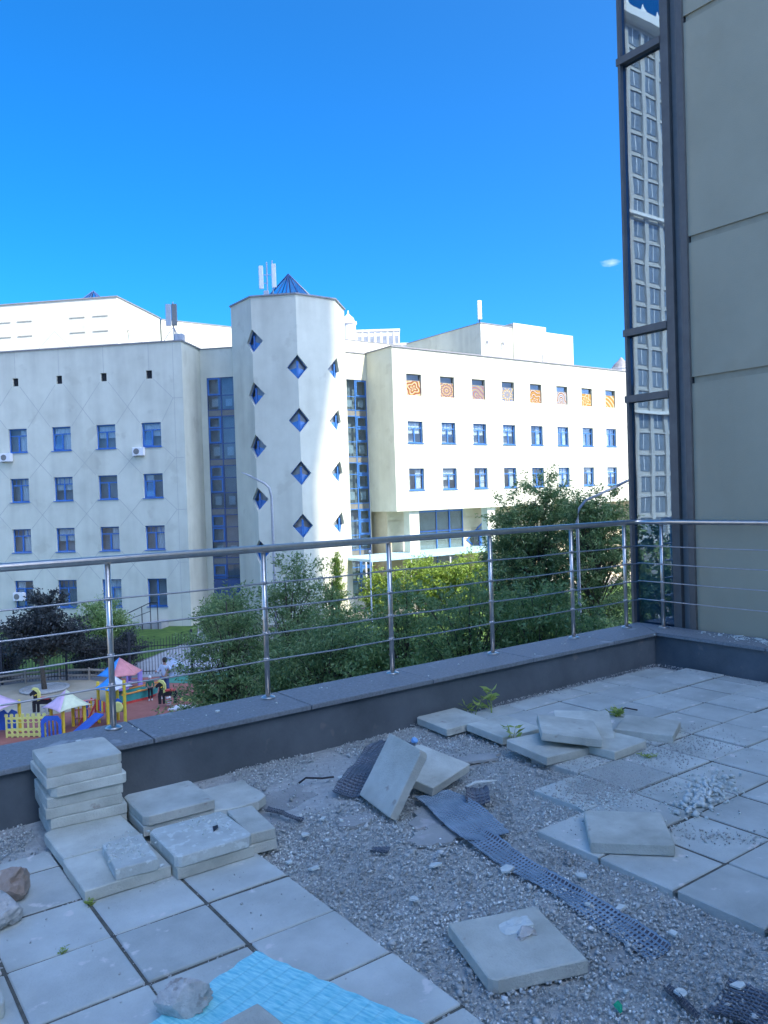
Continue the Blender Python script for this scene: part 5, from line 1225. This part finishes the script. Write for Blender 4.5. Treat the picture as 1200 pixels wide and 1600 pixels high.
# ================================================================== FOAM BOARD
mt, nt, b_ = _bsdf('blue_foam'); N = nt.nodes; L = nt.links
t_ = N.new('ShaderNodeTexCoord'); mp_ = N.new('ShaderNodeMapping'); mp_.inputs['Scale'].default_value = (16, 85, 1); L.new(t_.outputs['Object'], mp_.inputs[0])
n_ = N.new('ShaderNodeTexNoise'); n_.inputs['Scale'].default_value = 1; n_.inputs['Detail'].default_value = 3; L.new(mp_.outputs[0], n_.inputs['Vector'])
wv = N.new('ShaderNodeTexWave'); wv.bands_direction = 'X'; wv.inputs['Scale'].default_value = 5.2; wv.inputs['Distortion'].default_value = .4; L.new(t_.outputs['Object'], wv.inputs['Vector'])
r_ = N.new('ShaderNodeMapRange'); r_.inputs['From Min'].default_value = .3; r_.inputs['From Max'].default_value = .7; L.new(n_.outputs['Fac'], r_.inputs[0])
mx_ = N.new('ShaderNodeMix'); mx_.data_type = 'RGBA'; mx_.inputs['A'].default_value = (.14, .60, .70, 1); mx_.inputs['B'].default_value = (.42, .88, .92, 1); L.new(r_.outputs[0], mx_.inputs['Factor'])
L.new(mx_.outputs['Result'], b_.inputs['Base Color']); b_.inputs['Roughness'].default_value = .6
cr2 = N.new('ShaderNodeMapRange'); cr2.inputs['From Min'].default_value = .0; cr2.inputs['From Max'].default_value = .06; L.new(wv.outputs['Fac'], cr2.inputs[0])
ad_ = N.new('ShaderNodeMath'); ad_.operation = 'MULTIPLY'; L.new(n_.outputs['Fac'], ad_.inputs[0]); L.new(cr2.outputs[0], ad_.inputs[1])
bp_ = N.new('ShaderNodeBump'); bp_.inputs['Strength'].default_value = .8; bp_.inputs['Distance'].default_value = .006; L.new(ad_.outputs[0], bp_.inputs['Height']); L.new(bp_.outputs[0], b_.inputs['Normal'])
M['foam'] = mt
# far corner (1.304, 2.693); edges towards (.812, 2.565) and (1.535, 1.991)
e1 = Vector((.231, -.702, 0)).normalized(); ang = math.atan2(e1.y, e1.x)
fb_ = MB(); q = random.Random(6); n = 40; LX, LY = 1.25, .60
def wob(i): return .004*math.sin(i*1.7) + q.uniform(-.003, .003)
poly = [(LX*i/n, wob(i)) for i in range(n)] + [(LX + wob(i), -LY*i/20) for i in range(20)] + [(LX - LX*i/n, -LY + wob(i)) for i in range(n)] + [(wob(i), -LY + LY*i/20) for i in range(20)]
foam = obj('foam_board', fb_.prism(poly, 0, .03), M['foam'], None, (1.304, 2.693, .003), (0, 0, ang)); tag(foam, 'light blue ribbed insulation foam board lying on the pavers', 'foam board')

# ================================================================== DEBRIS
def chip(label, a, b, z, r, seed, material, name='plaster_chip', group='pale plaster chips on the gravel', tilt=8, t=.008, cat='chip'):
    q = random.Random(seed); n = q.choice([4, 5, 6]); pts = []
    st = q.uniform(.55, 1)
    for k in range(n):
        an = 2*math.pi*(k + q.uniform(-.3, .3))/n; rr = r*q.uniform(.6, 1.15); pts.append((rr*math.cos(an), rr*math.sin(an)*st))
    o = obj(name, MB().prism(pts, 0, t), material, None, (a, b, z), (R(q.uniform(-tilt, tilt)), R(q.uniform(-tilt, tilt)), q.uniform(0, 6.3))); return tag(o, label, cat, group)
CH = [(2.55, 2.62, .045, 'pale chip beside the long mesh strip near the lone paver'), (2.32, 2.86, .04, 'pale chip between the mortar patch and the lone paver'), (2.75, 2.36, .03, 'pale chip just below the diagonal paver'),
      (2.66, 2.08, .035, 'white star shaped chip right of the long mesh strip'), (2.58, 2.18, .018, 'small pale chip beside the star shaped chip'), (2.66, 1.83, .028, 'rounded pale pebble on the gravel near the right edge'), (2.55, 1.5, .03, 'pale triangular shard on the gravel by the lower right mesh'),
      (2.36, 1.6, .032, 'pale flat shard on the lower gravel near the green glass'), (2.22, 1.72, .012, 'small white crumb on the lower gravel'), (2.02, 3.55, .03, 'white chip on the gravel right of the half pavers'), (2.07, 3.42, .02, 'small white chip nearest the dusty pair'), (1.86, 3.2, .035, 'white chip at the gravel edge of the left paving'),
      (1.80, 3.33, .022, 'white chip touching the left paving edge'), (2.2, 3.66, .03, 'white chip in the gravel left of the leaning paver'), (2.26, 3.58, .02, 'small white chip near the mortar patch left of the leaning paver'), (2.12, 3.78, .018, 'small white chip below the broken cornered paver'),
      (2.62, 4.12, .035, 'white paper scrap on the mesh behind the leaning paver'), (2.5, 3.98, .03, 'white scrap left of the mesh behind the leaning paver'), (3.2, 4.38, .035, 'white scrap left of the far flat paver'), (2.05, 2.68, .03, 'pale stone chip left of the lone paver'), (2.42, 2.32, .012, 'tiny white crumb near the lone paver')]
for k, (a, b, r_, lab) in enumerate(CH): chip(lab, a, b, -.012, r_, 500 + k, M['plasterchip'])
tag(obj('blue_lid', MB().lathe([(.022, 0), (.024, .004), (.024, .02), (.02, .024)], 16), M['p_bottle'], None, (3.42, 4.42, -.02), (R(35), R(10), 0)), 'light blue plastic cap by the first far paver', 'cap')
tag(obj('glass_shard', MB().prism([(-.016, -.01), (.012, -.014), (.02, .004), (.0, .018)], 0, .012), M['green_glass'], None, (2.125, 1.685, -.008), (R(40), R(-15), .8)), 'small green glass shard on the lower gravel', 'glass shard')
for k, (p0, lab) in enumerate([([(2.36, 4.2, .0), (2.42, 4.22, .012), (2.5, 4.16, .006), (2.56, 4.12, .012)], 'thin dark strip of rubber on the bare screed'), ([(5.0, 3.88, .01), (5.06, 3.86, .03), (5.13, 3.8, .012)], 'curled dark strip behind the bluish paver')]):
    tag(obj('rubber_strip', tube(p0, .006, 6), M['black'], None), lab, 'strip')
tag(obj('twisted_foil', tube([(3.0, 3.40, .045), (3.06, 3.39, .055), (3.14, 3.37, .05), (3.2, 3.36, .045)], [.006, .01, .009, .004], 8), M['plasterchip'], None), 'twisted white strip on the mesh flap behind the leaning paver', 'strip')
tag(obj('dead_leaf', MB().add([(-.04, -.008, 0), (0, -.018, .006), (.04, 0, .002), (.005, .014, .008)], [(0, 1, 2, 3)]), M['black'], None, (1.575, 3.66, .1105), (0, 0, .8)), 'dark dry leaf on the dusty pair of pavers', 'leaf')
# plaster rubble heap on the laid pavers
rsd = np.random.default_rng(77)
heap = []
for k in range(200):
    u, v = rsd.normal(0, .17), rsd.normal(0, .055); heap.append((4.02 + u*.97 + v*.1, 2.53 + u*.2 + v*.9, .008 + .012*rsd.random()))
hp = scatter('rubble_bits', heap, .006, .028, M['plasterchip'], None, 55, .6, None, 1.8); hp['kind'] = 'stuff'; tag(hp, 'broken white plaster bits heaped on the laid pavers', 'rubble')
pts = []
for k in range(420):
    u, v = rsd.normal(0, .24), rsd.normal(0, .12); pts.append((4.0 + u*.97 + v*.1, 2.56 + u*.2 + v*.9, .004))
for k in range(260): pts.append((3.52 + rsd.normal(0, .14), 2.83 + rsd.normal(0, .06), .004))
for k in range(120): pts.append((1.163 + rsd.normal(0, .055), 3.74 + rsd.normal(0, .08), .110))
for k in range(60): pts.append((1.58 + rsd.normal(0, .07), 3.75 + rsd.normal(0, .06), .110))
for k in range(500): pts.append((6.98 + rsd.normal(0, .05), rsd.uniform(1.2, 4.45), .303))
for k in range(240): pts.append((6.9 + rsd.normal(0, .07), rsd.uniform(2.2, 4.0), .303))
for k in range(60): pts.append((rsd.uniform(.6, 6.6), 4.98 + rsd.normal(0, .1), .302))
cr = scatter('plaster_crumbs', [p for p in pts if p[0] < 7.09], .002, .011, M['plasterchip'], None, 31); cr['kind'] = 'stuff'; tag(cr, 'fine white plaster crumbs on pavers and coping', 'crumbs')
for k in range(8):
    chip(['flake of plaster on the coping by the plaster wall, nearest the corner', 'second flake of plaster on the coping by the plaster wall', 'third flake of plaster on the coping by the plaster wall', 'fourth flake of plaster on the coping by the plaster wall',
          'fifth flake of plaster on the coping by the plaster wall', 'large flake of plaster on the coping at the right picture edge', 'white fleck on the coping between the second and third railing posts', 'white fleck on the coping behind the tall paver stack'][k],
         [7.0, 6.95, 7.02, 6.9, 7.0, 6.93, 2.2, 1.28][k], [4.4, 4.2, 4.05, 3.95, 3.85, 3.75, 5.0, 4.95][k], .304, [.03, .025, .04, .03, .045, .05, .018, .018][k], 640 + k, M['plasterchip'], group='plaster flakes on the coping', tilt=5)

# ================================================================== WEEDS
def weed(label, loc, h, n, seed, leaf=.04, spread=.06):
    q = random.Random(seed); o = thing('weed', label, 'weed', loc); st = MB(); cs = []; ds = []
    for s in range(n):
        an = q.uniform(0, 6.3); dx, dy = spread*math.cos(an), spread*math.sin(an); hh = h*q.uniform(.6, 1)
        st.tube([(0, 0, -.01), (dx*.35, dy*.35, hh*.55), (dx, dy, hh)], [.0028, .002, .001], 5)
        for k in range(7):
            f = q.uniform(.35, 1.02); a2 = q.uniform(0, 6.3); cs.append((dx*f + leaf*.5*math.cos(a2), dy*f + leaf*.5*math.sin(a2), hh*f + q.uniform(0, .01))); ds.append((math.cos(a2), math.sin(a2), q.uniform(.0, .8)))
    obj('stems', st, M['weed'], o); mobj('leaves', leaf_mesh('leaves', np.array(cs), np.array(ds), leaf, leaf*.3, M['weed'], seed), o)
weed('tallest weed sprouting from the gravel between the parapet and the far pavers', (4.28, 4.52, -.02), .21, 3, 1, .085, .09); weed('weed with drooping leaves left of the tallest one by the far pavers', (4.12, 4.55, -.02), .17, 3, 2, .075, .08)
weed('small weed sprouting in front of the second far paver', (3.86, 3.88, -.02), .15, 2, 3, .07, .04); weed('tiny weed in the paving joint under the front flat paver corner', (.94, 3.52, -.02), .05, 4, 4, .025, .02)
weed('tiny weed in the paving joint at the lower left', (.74, 3.22, -.02), .035, 3, 5, .02, .015); weed('grassy weed tuft beside the bluish far paver', (4.92, 3.85, -.02), .09, 7, 6, .06, .04)
weed('weed tuft in the grit between the crossed pile and the diagonal paver', (4.3, 3.12, -.01), .035, 6, 7, .03, .05)
tag(obj('moss_tuft', MB().lathe([(.02, 0), (.022, .006), (.012, .012)], 10), M['lawn'], None, (.955, 3.95, -.002)), 'moss tuft in the joint beside the flat paver before the stack', 'moss')
